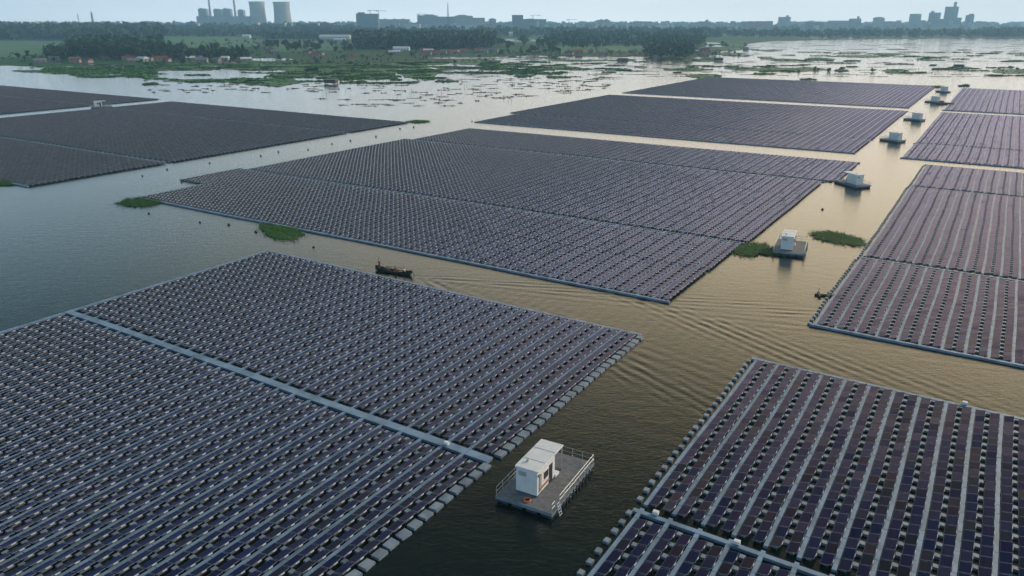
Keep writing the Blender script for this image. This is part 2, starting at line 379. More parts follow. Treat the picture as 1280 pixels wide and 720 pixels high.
# ------------------------------------------------------------------ cabin platforms
def platform(label, a, b, rot=0.0, detail=True, W=6.2, Lh=10.2):
    """a, b: centre in metres in the raft axes; local y runs along the rows"""
    x, y = ab2w(a, b)
    root = empty('cabin_platform', (x, y, 0), -TH + rot)
    tag(root, label, 'platform', 'floating platforms with white equipment cabins')
    m = MB()
    for i in range(4):
        m.box(((i - 1.5) * W * .255, 0, .12), (W * .19, Lh - .3, .55), bevel=.08)
    m.build('pontoon', M['pont'], root)
    MB().box((0, 0, .52), (W, Lh, .26)).build('fascia', M['fascia'], root)
    m = MB(); npl = 34
    for i in range(npl): m.box((0, -Lh / 2 + (i + .5) * Lh / npl, .685), (W + .06, Lh / npl - .03, .06))
    m.build('deck', M['deck'], root)
    # rail
    def rail(p, q, nposts):
        m = MB(); p = Vector(p); q = Vector(q)
        for i in range(nposts):
            t = p.lerp(q, i / (nposts - 1)); m.tube(t + Vector((0, 0, .7)), t + Vector((0, 0, 1.72)), .032, n=6)
        for h in (1.2, 1.70): m.tube(p + Vector((0, 0, h)), q + Vector((0, 0, h)), .03, n=6)
        m.build('railing', M['rail'], root)
    hx, hy = W / 2 - .08, Lh / 2 - .08
    rail((-hx, -hy, 0), (-hx, hy, 0), 9); rail((-hx + .1, hy, 0), (hx - .1, hy, 0), 6); rail((hx, -hy + 1.7, 0), (hx, hy, 0), 8)
    rail((hx, -hy, 0), (hx, -hy + .7, 0), 2)
    # cabin
    cx, cy = -.55, -.55; cw, cl, ch = 2.35, 5.6, 2.65; wl = 3.9; z0 = .82; xr_ = cx + cw / 2
    MB().box((cx, cy, .765), (cw + .05, cl, .10)).build('cabin_base', M['pont'], root)
    m = MB(); yb = cy - cl / 2
    m.box((cx, yb + wl / 2, z0 + ch / 2), (cw, wl, ch))
    wall = m.build('cabin_wall', M['white'], root)
    m = MB(); 
    for i in range(10): m.box((cx - cw / 2 + .15 + i * (cw - .3) / 9, yb - .018, z0 + ch / 2), (.07, .03, ch - .15))
    m.build('end_ribs', M['white'], wall)
    m = MB()
    for i in range(2): m.box((cx, yb + 1.7 + i * 2.2, z0 + ch + .185), (cw + .1, .03, .035))
    seams = m
    MB().box((cx, cy, z0 + ch + .09), (cw + .22, cl + .2, .15), bevel=.03).build('cabin_roof', M['white'], root)
    seams.build('roof_seam', M['white'], root)
    MB().tube((cx - .5, yb + 1.2, z0 + ch + .1), (cx - .5, yb + 1.2, z0 + ch + .5), .14, n=10).build('roof_vent', M['rail'], root)
    MB().box((cx - .45, yb - .05, z0 + 2.1), (.8, .07, .45)).build('end_louvre', M['steelgrey'], wall)
    MB().box((xr_ + .045, yb + 2.95 + .22, z0 + 1.05), (.04, .12, .05)).build('door_handle', M['rail'], root)
    for sx in (-1, 1):
        MB().tube((cx + sx * (cw / 2 - .02), yb + cl - .05, z0 - .05), (cx + sx * (cw / 2 - .02), yb + cl - .05, z0 + ch + .02), .05, n=8).build('roof_post', M['rail'], root)
    # side of the cabin: door, windows, panels
    xr = cx + cw / 2
    MB().box((xr + .015, yb + 2.95, z0 + 1.05), (.05, .75, 2.0)).build('door', M['dark'], root)
    f = MB().box((xr + .015, yb + 1.9, z0 + 1.5), (.05, .9, .8)).build('window', M['dark'], root)
    MB().box((xr + .02, yb + 1.9, z0 + 1.03), (.09, 1.05, .06)).box((xr + .02, yb + 1.9, z0 + 1.95), (.09, 1.05, .06)).build('window_frame', M['white'], f)
    if detail:
        MB().box((xr + .03, yb + .62, z0 + 1.15), (.07, .45, 1.9)).build('louvre_panel', M['plaster'], root)
        MB().box((xr + .06, yb + 1.5, z0 + .55), (.12, 2.1, .16)).build('cable_tray', M['rust'], root)
        MB().box((xr + .06, yb + .30, z0 + 2.2), (.14, .30, .24)).build('wall_lamp', M['rust'], root)
        m = MB().box((cx, yb + wl + .45, z0 + .6), (1.7, .7, 1.3), bevel=.04)
        m.build('electrical_cabinet', M['steelgrey'], root)
        MB().box((cx + 1.0, yb + wl + .35, z0 + .12), (.7, .9, .32), bevel=.05).build('storage_box', M['white'], root)
        # boarding ladder
        m = MB()
        for sx in (-.24, .24): m.tube((W / 2 + .05, -hy + 1.15 + sx, 1.3), (W / 2 + .45, -hy + 1.15 + sx, -.3), .035, n=6)
        for i in range(6):
            t = i / 5; m.tube((W / 2 + .05 + .4 * t, -hy + .91, 1.2 - 1.45 * t), (W / 2 + .05 + .4 * t, -hy + 1.39, 1.2 - 1.45 * t), .03, n=6)
        m.build('boarding_ladder', M['bracket'], root)
        m = MB()
        for i in range(9): m.box((W / 2 + .06, -hy + 2.4 + i * (Lh - 3) / 9, .22), (.08, .12, .7))
        m.build('fender', M['pont'], root)
    return root
ctr = (58.6, -32.9)
platform('nearest white cabin on a railed grey platform between the two front solar rafts', *ctr, rot=R(3.5))
lr = MB().ring((0, 0, 0), .33, .085).build('life_ring', M['orange'])
x, y = ab2w(54.3, -32.6); lr.location = (x, y, .80); tag(lr, 'orange life ring lying on the front deck of the nearest cabin platform', 'life ring')
for q, rot_, lab in (((159.0, -32.4), 8, 'white cabin platform moored against the weed mat at the corner of the largest raft'),
               ((235.5, -33.2), 48, 'white cabin platform beside the right tip of the largest raft'),
               ((333.5, -35.0), 62, 'small cabin platform in the channel beside the front corner of the raft behind the largest'),
               ((411.0, -35.3), 68, 'small cabin platform in the channel level with the middle of the far rafts'),
               ((507.0, -35.3), 55, 'tiny cabin platform beside a low dark barge'),
               ((585.0, -36.4), 45, 'farthest tiny cabin platform at the lake end of the channel')):
    platform(lab, *q, rot=R(rot_), detail=q[0] < 300, W=6.0 if q[0] < 200 else 5.0, Lh=10.2 if q[0] < 200 else 9.2 if q[0] < 300 else 8.2)
platform('small cabin platform squeezed between the two left solar rafts', 236.5, -411.0, rot=R(-30), detail=False)
# low barge
x, y = ab2w(501, -28.8); rt = empty('work_barge', (x, y, 0), -TH); tag(rt, 'low dark work barge touching the corner of the farthest right raft', 'barge')
MB().box((0, 0, .3), (9, 5, .9), bevel=.15).build('hull', M['pont'], rt); MB().box((0, 0, .8), (8.4, 4.4, .1)).build('deck', M['wood2'], rt)
MB().box((-2, .5, 1.3), (2.4, 2, .9)).build('crate_stack', M['rust'], rt)
# mooring frame by the right raft
x, y = ab2w(133.3, -20.6); rt = empty('mooring_float', (x, y, 0), -TH + R(20)); tag(rt, 'small dark mooring float of crossed beams off the left edge of the right raft', 'mooring')
m = MB(); m.box((0, 0, .15), (3.2, .35, .35)).box((-.9, 0, .18), (.35, 2.2, .35)).box((.8, .5, .2), (.3, 1.6, .3)); m.build('beam', M['wood2'], rt)
MB().tube((-.9, .6, .3), (-.9, .6, 1.2), .05).build('post', M['stake'], rt)

# ------------------------------------------------------------------ people in a boat
def skin_obj(name, verts, edges, radii, m, parent, levels=2):
    me = bpy.data.meshes.new(name); me.from_pydata(verts, edges, []); me.materials.append(m)
    o = bpy.data.objects.new(name, me); COL.objects.link(o); o.parent = parent
    sk = o.modifiers.new('Skin', 'SKIN'); sk.use_smooth_shade = True; sk.branch_smoothing = .4
    for i, d_ in enumerate(me.skin_vertices[0].data):
        r = radii[i]; d_.radius = (r, r) if not isinstance(r, tuple) else r; d_.use_root = (i == 0)
    ss = o.modifiers.new('Sub', 'SUBSURF'); ss.levels = ss.render_levels = levels
    return o
def person(label, loc, rz, J, shirt, trousers, hat=None):
    root = empty('person', loc, rz); tag(root, label, 'person', 'people on the wooden boat')
    V = []; E = []; Rr = []
    def chain(start, pts):
        prev = start
        for p, r in pts:
            V.append(p); Rr.append(r); i = len(V) - 1
            if prev is not None: E.append((prev, i))
            prev = i
        return prev
    pel = chain(None, [(J['pelvis'], (.15, .11))])
    nk = chain(pel, [(J['waist'], (.13, .10)), (J['chest'], (.16, .11)), (J['neck'], .055)])
    chest = nk - 1
    hd = Vector(J['neck'])
    up = Vector(J['head']) - hd
    chain(nk, [(tuple(hd + up * .45), .075), (tuple(hd + up * .9), (.082, .10)), (tuple(hd + up * 1.35), (.07, .085))])
    # nose
    V.append(tuple(Vector(J['head']) + Vector((0, .115, -.01)))); Rr.append(.014); E.append((nk + 2, len(V) - 1))
    for s in (-1, 1):
        k = 'L' if s < 0 else 'R'
        w = chain(chest, [(J['sh' + k], .062), (J['el' + k], .042), (J['wr' + k], .027)])
        a = Vector(J['wr' + k]); dr = (a - Vector(J['el' + k])).normalized()
        palm = chain(w, [(tuple(a + dr * .05), (.038, .02)), (tuple(a + dr * .09), (.040, .018))])
        side = dr.cross(Vector((0, 1, .2))).normalized(); cr = Vector((0, .55, -.25))
        for f in range(4):
            l = (.066, .078, .072, .055)[f]; base = a + dr * .10 + side * (.028 - .0187 * f)
            chain(palm, [(tuple(base), .009), (tuple(base + dr * l * .5 + cr * .008), .0085), (tuple(base + dr * l * .85 + cr * .05), .007)])
        tb = a + dr * .035 + side * .036
        chain(palm - 1, [(tuple(tb), .011), (tuple(tb + dr * .03 + side * .022), .009), (tuple(tb + dr * .055 + side * .02 + cr * .02), .008)])
        kn = chain(pel, [(J['hip' + k], .085), (J['kn' + k], .058), (J['an' + k], .038)])
        an = Vector(J['an' + k]); chain(kn, [(tuple(an + Vector((0, .05, -.045))), .038), (tuple(an + Vector((0, .17, -.055))), .026)])
    skin_obj('body', V, E, Rr, M['skin'], root)
    tv = [J['waist'], J['chest'], J['shL'], J['shR'], J['elL'], J['elR'], J['pelvis']]
    skin_obj('shirt', tv, [(0, 1), (1, 2), (1, 3), (2, 4), (3, 5), (0, 6)], [(.16, .125), (.185, .135), .085, .085, .062, .062, (.165, .125)], shirt, root)
    skin_obj('trousers', [J['pelvis'], J['hipL'], J['hipR'], J['knL'], J['knR'], J['anL'], J['anR']],
             [(0, 1), (0, 2), (1, 3), (2, 4), (3, 5), (4, 6)], [(.165, .125), .10, .10, .076, .076, .055, .055], trousers, root)
    h = Vector(J['head'])
    MB().ball(h + Vector((0, -.02, .055)), .112, (.92, 1.02, .85), 14).build('hair', M['hair'], root, True)
    for s in (-1, 1):
        MB().ball(h + Vector((s * .035, .098, .01)), .011, n=8).build('eye', M['dark'], root, True)
        MB().ball(h + Vector((s * .098, 0, 0)), .025, (.4, .8, 1.2), 8).build('ear', M['skin'], root, True)
    MB().box(h + Vector((0, .100, -.058)), (.045, .01, .01)).build('mouth', M['rust'], root)
    if hat:
        MB().tube(h + Vector((0, 0, .06)), h + Vector((0, 0, .20)), .24, .03, n=18).build('hat', hat, root)
    return root
stand = dict(pelvis=(0, 0, .95), waist=(0, 0, 1.10), chest=(0, 0, 1.33), neck=(0, .01, 1.48), head=(0, .03, 1.63),
             shL=(-.19, 0, 1.40), shR=(.19, 0, 1.40), elL=(-.27, .02, 1.14), elR=(.27, .04, 1.14), wrL=(-.27, .16, .93), wrR=(.25, .22, .98),
             hipL=(-.10, 0, .88), hipR=(.10, 0, .88), knL=(-.13, .04, .48), knR=(.14, .05, .48), anL=(-.15, -.01, .08), anR=(.16, 0, .08))
crouch = dict(pelvis=(0, -.10, .36), waist=(0, -.04, .50), chest=(0, .08, .72), neck=(0, .15, .86), head=(0, .21, .99),
              shL=(-.19, .08, .78), shR=(.19, .08, .78), elL=(-.27, .20, .56), elR=(.27, .20, .56), wrL=(-.18, .40, .46), wrR=(.18, .42, .44),
              hipL=(-.11, -.08, .32), hipR=(.11, -.08, .32), knL=(-.20, .30, .50), knR=(.20, .30, .50), anL=(-.18, .12, .08), anR=(.18, .12, .08))
sit = dict(pelvis=(0, 0, .50), waist=(0, .01, .65), chest=(0, .05, .88), neck=(0, .08, 1.03), head=(0, .10, 1.18),
           shL=(-.19, .04, .95), shR=(.19, .04, .95), elL=(-.29, -.06, .72), elR=(.26, .14, .72), wrL=(-.34, -.28, .66), wrR=(.18, .34, .62),
           hipL=(-.11, .02, .46), hipR=(.11, .02, .46), knL=(-.15, .42, .50), knR=(.16, .42, .50), anL=(-.15, .40, .08), anR=(.17, .42, .08))
bx0, by0 = at(470, 337); bx1, by1 = at(514, 344)
bc = ((bx0 + bx1) / 2, (by0 + by1) / 2); brz = math.atan2(by0 - by1, bx0 - bx1) - math.pi / 2   # local +y = bow
BL = math.hypot(bx0 - bx1, by0 - by1) * 1.02
boat = empty('wooden_boat', (*bc, 0), brz); tag(boat, 'long dark wooden work boat heading left in the channel with people aboard', 'boat')
def hull_mesh():
    bm = bmesh.new(); n = 18; rows = []
    for i in range(n + 1):
        t = i / n; y = (t - .5) * BL
        w = .64 * (1 - abs(2 * t - 1) ** 3.2) ** .6 * (1 if t < .5 else 1) + .10
        sheer = .42 + .35 * abs(2 * t - 1) ** 2.6 + (.12 * max(0, 2 * t - 1) ** 2); keel = -.15 + .32 * abs(2 * t - 1) ** 3
        pts = [(-w, y, sheer), (-w * .92, y, .15), (-w * .6, y, keel), (w * .6, y, keel), (w * .92, y, .15), (w, y, sheer),
               (w - .06, y, sheer), (w * .82, y, .17), (w * .5, y, keel + .06), (-w * .5, y, keel + .06), (-w * .82, y, .17), (-w + .06, y, sheer)]
        rows.append([bm.verts.new(p) for p in pts])
    for i in range(n):
        for j in range(12): bm.faces.new((rows[i][j], rows[i + 1][j], rows[i + 1][(j + 1) % 12], rows[i][(j + 1) % 12]))
    bm.faces.new(rows[0]); bm.faces.new(list(reversed(rows[-1])))
    bmesh.ops.recalc_face_normals(bm, faces=bm.faces)
    me = bpy.data.meshes.new('hull'); bm.to_mesh(me); bm.free(); return me
link('hull', hull_mesh(), boat, [M['wood']])
MB().box((0, 0, .12), (.95, BL * .78, .05)).build('floor_boards', M['wood2'], boat)
for yy in (-.32, -.12, .1, .3): MB().box((0, yy * BL, .36), (1.24, .22, .05)).build('thwart', M['wood'], boat)
MB().box((0, .40 * BL, .58), (.8, .9, .06)).build('bow_deck', M['wood'], boat)
m = MB()
for sx in (-.60, .60): m.tube((sx, -.2 * BL, .82), (sx, .26 * BL, .82), .035)
for k in range(4):
    yk = (-.2 + .46 * k / 3) * BL
    for sx in (-.60, .60): m.tube((sx, yk, .35), (sx, yk, .84), .03)
m.build('side_rail', M['wood'], boat)
m = MB().box((0, -.50 * BL, .75), (.34, .45, .42), bevel=.06).tube((0, -.50 * BL - .25, .7), (0, -.50 * BL - .75, -.2), .05).tube((0, -.47 * BL, .85), (.1, -.36 * BL, 1.0), .03)
m.build('outboard_engine', M['metal'], boat)
def on_boat(x, y, z=.145): 
    c, s = math.cos(brz), math.sin(brz); return (bc[0] + c * x - s * y, bc[1] + s * x + c * y, z)
person('person in a red top standing at the bow of the boat', on_boat(.05, .39 * BL, .61), brz, stand, M['red'], M['navy'])
person('person in dull red crouching in the middle of the boat', on_boat(.1, -.06 * BL), brz + R(90), crouch, M['red'], M['rust'])
person('person in a white shirt sitting at the stern by the engine', on_boat(0, -.32 * BL, .02), brz, sit, M['pale'], M['navy'])
# nets heaped in the boat
m = MB()
for k in range(26): m.ball(on_boat(random.uniform(-.4, .4), random.uniform(-.25, -.15) * BL + 0, .26 + random.random() * .2), random.uniform(.12, .2), (1.2, 1, .6), 8)
tag(m.build('fishing_net', M['rust'], None), 'heap of brownish red net lying behind the crouching person in the boat', 'net')
m = MB().box((0, 0, 0), (.9, 1.1, .34), bevel=.05); o = m.build('fish_crate', M['wood2']); o.location = on_boat(0, .18 * BL, .56); o.rotation_euler[2] = brz
tag(o, 'dark crate resting on the thwart behind the standing person', 'crate')

# ------------------------------------------------------------------ floating weed mats
def weed_mat(label, pxs, cat='weed mat'):
    """pxs: outline in photo pixels of the mat on the water"""
    pts = [Vector((*at(u, v), 0)) for u, v in pxs]
    c = sum(pts, Vector()) / len(pts)
    fine = []
    for i in range(len(pts)):
        p, q = pts[i], pts[(i + 1) % len(pts)]
        n = max(3, int((q - p).length / .5)) if len(pts) < 40 else 1
        for k in range(n): 
            w = p.lerp(q, k / n); out = (w - c); L_ = out.length
            fine.append(w + out / max(L_, .1) * random.gauss(0, min(.55, L_ * .10)))
    root = empty('floating_weed_mat', (c.x, c.y, 0)); tag(root, label, cat, 'green weed mats drifting between the rafts')
    bm = bmesh.new(); vs = [bm.verts.new((p.x - c.x, p.y - c.y, .03)) for p in fine]
    cv = bm.verts.new((0, 0, .10)); mid = [bm.verts.new(((p.x - c.x) * .7, (p.y - c.y) * .7, .13 + random.uniform(-.05, .08))) for p in fine]
    n = len(vs)
    for i in range(n):
        bm.faces.new((vs[i], vs[(i + 1) % n], mid[(i + 1) % n], mid[i])); bm.faces.new((mid[i], mid[(i + 1) % n], cv))
    me = bpy.data.meshes.new('leaf_base'); bm.to_mesh(me); bm.free(); link('leaf_base', me, root, [M['mat']])
    # leaves
    N_ = 3600; V = []; rn = []
    poly = [(p.x - c.x, p.y - c.y) for p in fine]
    for _ in range(N_):
        i = random.randrange(n); t = random.random(); s_ = math.sqrt(random.random()) * 1.03 if random.random() > .06 else random.uniform(1, 1.25)
        p = poly[i]; q = poly[(i + 1) % n]; x = (p[0] + (q[0] - p[0]) * t) * s_; y = (p[1] + (q[1] - p[1]) * t) * s_
        r = random.uniform(.10, .24); an = random.uniform(0, 6.28); tl = random.uniform(-.5, .9); z = random.uniform(.12, .38)
        dx, dy = math.cos(an) * r, math.sin(an) * r
        V += [(x - dx, y - dy, z - tl * r * .5), (x + dy * .6, y - dx * .6, z), (x + dx, y + dy, z + tl * r * .5 + .03), (x - dy * .6, y + dx * .6, z)]; rn.append(random.random())
    tag(link('leaves', mesh_np('leaves', V, np.arange(len(V)), rnd=rn), root, [M['hyacinth']]), kind='stuff')
weed_mat('oval green weed mat below the left corner of the largest raft', [(148, 254), (158, 249), (178, 247), (197, 249), (203, 252), (197, 256), (178, 258.5), (160, 258)])
weed_mat('roundish green weed mat touching the front edge of the largest raft', [(324, 282), (333, 280), (350, 283), (368, 286), (378, 291), (374, 297), (360, 300), (345, 299), (333, 293)])
weed_mat('ragged green weed mat between the largest raft and the moored cabin', [(916, 311), (925, 308), (940, 305), (955, 305), (962, 309), (978, 313), (983, 320), (965, 320), (948, 318), (942, 321), (925, 320), (915, 317)])
weed_mat('long pointed green weed islet left of the right-hand raft', [(1016, 293), (1022, 290), (1036, 290), (1055, 293), (1074, 299), (1084, 306), (1072, 308), (1050, 305), (1030, 301), (1020, 298)])
weed_mat('thin weed strip at the tip of the left raft', [(508, 152), (520, 150.6), (535, 151.2), (536, 152.6), (520, 154)])
weed_mat('small weed patch at the front corner of the left raft by the picture edge', [(-8, 227), (4, 226), (14, 229), (16, 231.5), (4, 232), (-8, 231)])

# ------------------------------------------------------------------ land, marsh, ponds, water
def sheet(name, polys, z, m, kind='structure', jit=0, step=6):
    """irregular flat patches given by photo outlines, laid on the ground"""
    bm = bmesh.new()
    for pts in polys:
        f = []
        for i in range(len(pts)):
            p, q = pts[i], pts[(i + 1) % len(pts)]; n = max(1, int(abs(q[0] - p[0]) / step))
            for k in range(n):
                t = k / n; f.append((p[0] + (q[0] - p[0]) * t, p[1] + (q[1] - p[1]) * t + (random.uniform(-jit, jit) if k else 0)))
        vs = []
        for u, v in f:
            x, y = at(u, max(v, 27.2)); k_ = min(1, 7550 / y, 4650 / max(abs(x), 1)); x *= k_; y *= k_; vs.append(bm.verts.new((x, y, z)))
        co_ = [v.co.copy() for v in vs]
        for t in tessellate_polygon([co_]):
            try: f_ = bm.faces.new([vs[i] for i in t])
            except ValueError: continue
            f_.normal_update()
            if f_.normal.z < 0: f_.normal_flip()
    me = bpy.data.meshes.new(name); bm.to_mesh(me); bm.free()
    return tag(link(name, me, None, [m]), kind=kind)
shore = [(-420, 84), (-200, 83), (0, 82), (40, 83), (70, 84), (90, 82), (120, 83), (140, 84), (165, 82), (200, 81), (235, 82), (300, 81), (330, 83), (360, 80), (400, 88), (440, 85), (470, 83), (500, 83),
         (520, 79), (560, 77), (600, 75), (615, 71), (650, 70), (700, 69), (740, 71), (800, 71), (860, 74), (880, 70), (900, 66), (905, 60), (930, 60), (935, 55), (960, 52), (1000, 50.5), (1060, 49.5),
         (1100, 49), (1200, 47.5), (1340, 47.5), (1700, 48)]
land_poly = shore + [(1700, 40), (1700, 30.2), (1200, 30.2), (640, 30.2), (100, 30.2), (-420, 30.2), (-420, 40)]

def ground_mat(name, cols, scale):
    m = bpy.data.materials.new(name); m.use_nodes = True; nt = m.node_tree; N = nt.nodes; b = N['Principled BSDF']; b.inputs['Roughness'].default_value = .9
    b.inputs['Specular IOR Level'].default_value = .1
    tc = N.new('ShaderNodeTexCoord'); v = N.new('ShaderNodeTexVoronoi'); v.inputs['Scale'].default_value = scale; n = N.new('ShaderNodeTexNoise'); n.inputs['Scale'].default_value = scale * 3
    n.inputs['Detail'].default_value = 5
    mp = N.new('ShaderNodeMapping'); mp.inputs['Scale'].default_value = (.45, 1, 1); nt.links.new(tc.outputs['Object'], mp.inputs[0])
    nt.links.new(mp.outputs[0], v.inputs['Vector']); nt.links.new(tc.outputs['Object'], n.inputs['Vector'])
    sp_ = N.new('ShaderNodeSeparateXYZ'); nt.links.new(v.outputs['Color'], sp_.inputs[0])
    ad = N.new('ShaderNodeMath'); ad.operation = 'MULTIPLY_ADD'; nt.links.new(n.outputs['Fac'], ad.inputs[0]); ad.inputs[1].default_value = .5
    nt.links.new(sp_.outputs[0], ad.inputs[2])
    s2 = N.new('ShaderNodeMath'); s2.operation = 'SUBTRACT'; nt.links.new(ad.outputs[0], s2.inputs[0]); s2.inputs[1].default_value = .25
    r = N.new('ShaderNodeValToRGB'); el = r.color_ramp.elements
    el[0].color = (*cols[0], 1); el[1].color = (*cols[-1], 1)
    for i, c in enumerate(cols[1:-1]): e = el.new((i + 1) / (len(cols) - 1)); e.color = (*c, 1)
    nt.links.new(s2.outputs[0], r.inputs[0]); nt.links.new(r.outputs[0], b.inputs['Base Color'])
    return m
M['land'] = ground_mat('farmland', [(.025, .08, .022), (.045, .14, .035), (.03, .10, .028), (.075, .09, .045), (.045, .15, .038)], .006)
sheet('land', [land_poly], .12, M['land'], jit=.5, step=9)
M['field'] = mat('bright_green_field', (.06, .19, .055), .9, col2=(.045, .14, .045), nscale=.02)
sheet('field', [[(-60, 52), (30, 51), (95, 52), (92, 60), (85, 66), (40, 71), (-60, 72)],
                [(205, 46), (300, 46), (330, 50), (320, 58), (205, 60)], [(330, 53), (440, 51), (445, 62), (335, 66)],
                [(690, 58), (880, 57), (880, 62), (700, 66)], [(620, 48), (700, 47), (700, 52), (620, 54)], [(800, 42), (960, 42), (960, 45), (800, 45)]], .14, M['field'], jit=.4)
def ell(cu, cv, ru, rv, n=14, j=.25):
    o = []
    for i in range(n):
        t = 2 * math.pi * i / n; k = 1 + random.uniform(-j, j)
        o.append((cu + ru * math.cos(t) * k, cv + rv * math.sin(t) * (1 + random.uniform(-j, j))))
    return o
def box_px(u0, u1, v0, v1): return ell((u0 + u1) / 2, (v0 + v1) / 2, (u1 - u0) / 2, (v1 - v0) / 2, 16, .22)

marsh = [box_px(*q) for q in [(18, 88, 87.5, 90.5), (60, 146, 83, 91), (140, 215, 82, 90), (83, 150, 93.5, 95.5), (145, 200, 93, 97.5), (178, 196, 104, 106), (205, 275, 81, 89),
    (265, 345, 80, 88), (330, 405, 80, 89), (210, 330, 98.5, 103), (300, 378, 97, 108), (335, 405, 90, 97), (380, 440, 84, 92), (395, 450, 90, 98), (430, 505, 85, 93), (445, 500, 92, 100), (498, 552, 84, 99),
    (470, 530, 78, 84), (500, 560, 76, 82), (560, 628, 74, 81), (600, 628, 77, 84), (545, 600, 83, 87), (560, 620, 90, 92), (625, 662, 78, 82), (662, 722, 82, 87), (628, 662, 90, 93.5),
    (686, 756, 74.6, 77), (762, 796, 74.5, 77), (700, 746, 85, 88), (640, 668, 94, 96), (682, 712, 95.5, 98), (832, 888, 85, 89), (860, 906, 93, 97.5), (885, 932, 66, 69), (876, 905, 72, 74), (906, 940, 84, 87), (925, 1042, 84.5, 89.5),
    (940, 972, 91, 94), (965, 1005, 74, 77), (1000, 1045, 72, 76.5), (1035, 1116, 69, 72), (1080, 1135, 66.5, 68.5), (1042, 1062, 87, 90), (1105, 1134, 86, 92), (1182, 1216, 83, 87.5), (1236, 1300, 86, 92), (1000, 1020, 98.5, 100.5),
    (1200, 1212, 106.5, 108.5), (880, 945, 60, 63), (900, 930, 55, 58), (855, 900, 74, 77), (545, 573, 101, 103), (118, 150, 90, 92), (232, 262, 93, 95), (1260, 1320, 66, 68), (752, 790, 86, 88), (1165, 1180, 108, 109.5)]]
MR = random.Random(21)
for _ in range(230):
    u = MR.uniform(60, 680); v = MR.uniform(78, 104) if u > 190 else MR.uniform(82, 97)
    if 195 < u < 330 and 89 < v < 98.5: continue
    if u > 560 and v > 93: continue
    w_ = MR.uniform(6, 34) * (1 if v < 94 else .6); h_ = MR.uniform(.25, 1.1); marsh.append(box_px(u - w_, u + w_, v - h_, v + h_))
for _ in range(110):
    u = MR.uniform(640, 1300); v = MR.uniform(60, 96)
    if u < 1180 and v > 92: continue
    w_ = MR.uniform(4, 20); h_ = MR.uniform(.15, .5); marsh.append(box_px(u - w_, u + w_, v - h_, v + h_))
ponds = [box_px(*q) for q in [(60, 80, 78, 80), (100, 160, 80.2, 82), (213, 236, 77, 79.5), (234, 304, 75.5, 79.5), (306, 364, 73, 76.5), (535, 620, 71.5, 74), (345, 402, 45.5, 48.5), (400, 440, 46, 48.3), (630, 672, 49, 51.5), (852, 900, 53, 55.2),
    (865, 915, 57, 58.5), (540, 600, 66, 67), (1010, 1085, 46.3, 48.6), (1110, 1180, 45.5, 46.8)]]
dry = []
DR = random.Random(3)
for _ in range(420):
    u = DR.uniform(520, 1300); v = 72 + 28 * DR.random() ** 1.1
    if u > 930: v = 52 + 50 * DR.random()
    if u > 780 and v > 96: continue
    w = DR.uniform(3, 16); dry.append(box_px(u - w, u + w, v - DR.uniform(.12, .35), v + DR.uniform(.12, .3)))
for _ in range(150):
    u = DR.uniform(400, 760); v = DR.uniform(96, 134 - max(0, (u - 560)) * .12)
    w = DR.uniform(2, 11); dry.append(box_px(u - w, u + w, v - DR.uniform(.15, .4), v + DR.uniform(.15, .4)))
for _ in range(70):
    u = DR.uniform(180, 420); v = DR.uniform(100, 116); w = DR.uniform(2, 8); dry.append(box_px(u - w, u + w, v - .4, v + .4))
marsh_o = sheet('marsh_grass', marsh, .10 if False else .165, M['marsh'], 'stuff', .4, 5)
tag(marsh_o, 'flat green grass islets breaking up the shallow water by the far shore', 'marsh grass')
dry_o = sheet('reed_bed', dry, .05, M['marshdry'], 'stuff', .15, 4); tag(dry_o, 'thin brown reed streaks lying in the pale shallow water', 'reeds')
# upright tufts on the marsh
V = []; rn = []
def tufts(pl, num, h0, h1, w0, w1):
    for pts in pl:
        cu = sum(p[0] for p in pts) / len(pts); cv = sum(p[1] for p in pts) / len(pts)
        for _ in range(num):
            i = random.randrange(len(pts)); p = pts[i]; q = pts[(i + 1) % len(pts)]; t = random.random(); s_ = math.sqrt(random.random())
            u = cu + (p[0] + (q[0] - p[0]) * t - cu) * s_; v = cv + (p[1] + (q[1] - p[1]) * t - cv) * s_
            x, y = at(u, v); h = random.uniform(h0, h1); w = random.uniform(w0, w1); an = random.uniform(0, 3.14); lx = random.uniform(-.4, .4)
            dx, dy = math.cos(an) * w, math.sin(an) * w
            V.extend([(x - dx, y - dy, .1), (x + dx, y + dy, .1), (x + dx * .7 + lx, y + dy * .7, h), (x - dx * .8 + lx, y - dy * .8, h * .8)]); rn.append(random.random())
tufts(marsh, 60, .3, 1.0, .6, 1.8)
tag(link('tall_grass', mesh_np('tall_grass', V, np.arange(len(V)), rnd=rn), None, [M['blade']]), 'knee-high green grass growing on the marsh islets', 'grass', kind='stuff')
V = []; rn = []
tufts(dry, 6, .15, .6, .2, .7)
tag(link('reed_tuft', mesh_np('reed_tuft', V, np.arange(len(V)), rnd=rn), None, [M['marshdry']]), 'brown reed tufts sticking out of the pale shallow water', 'reeds', kind='stuff')

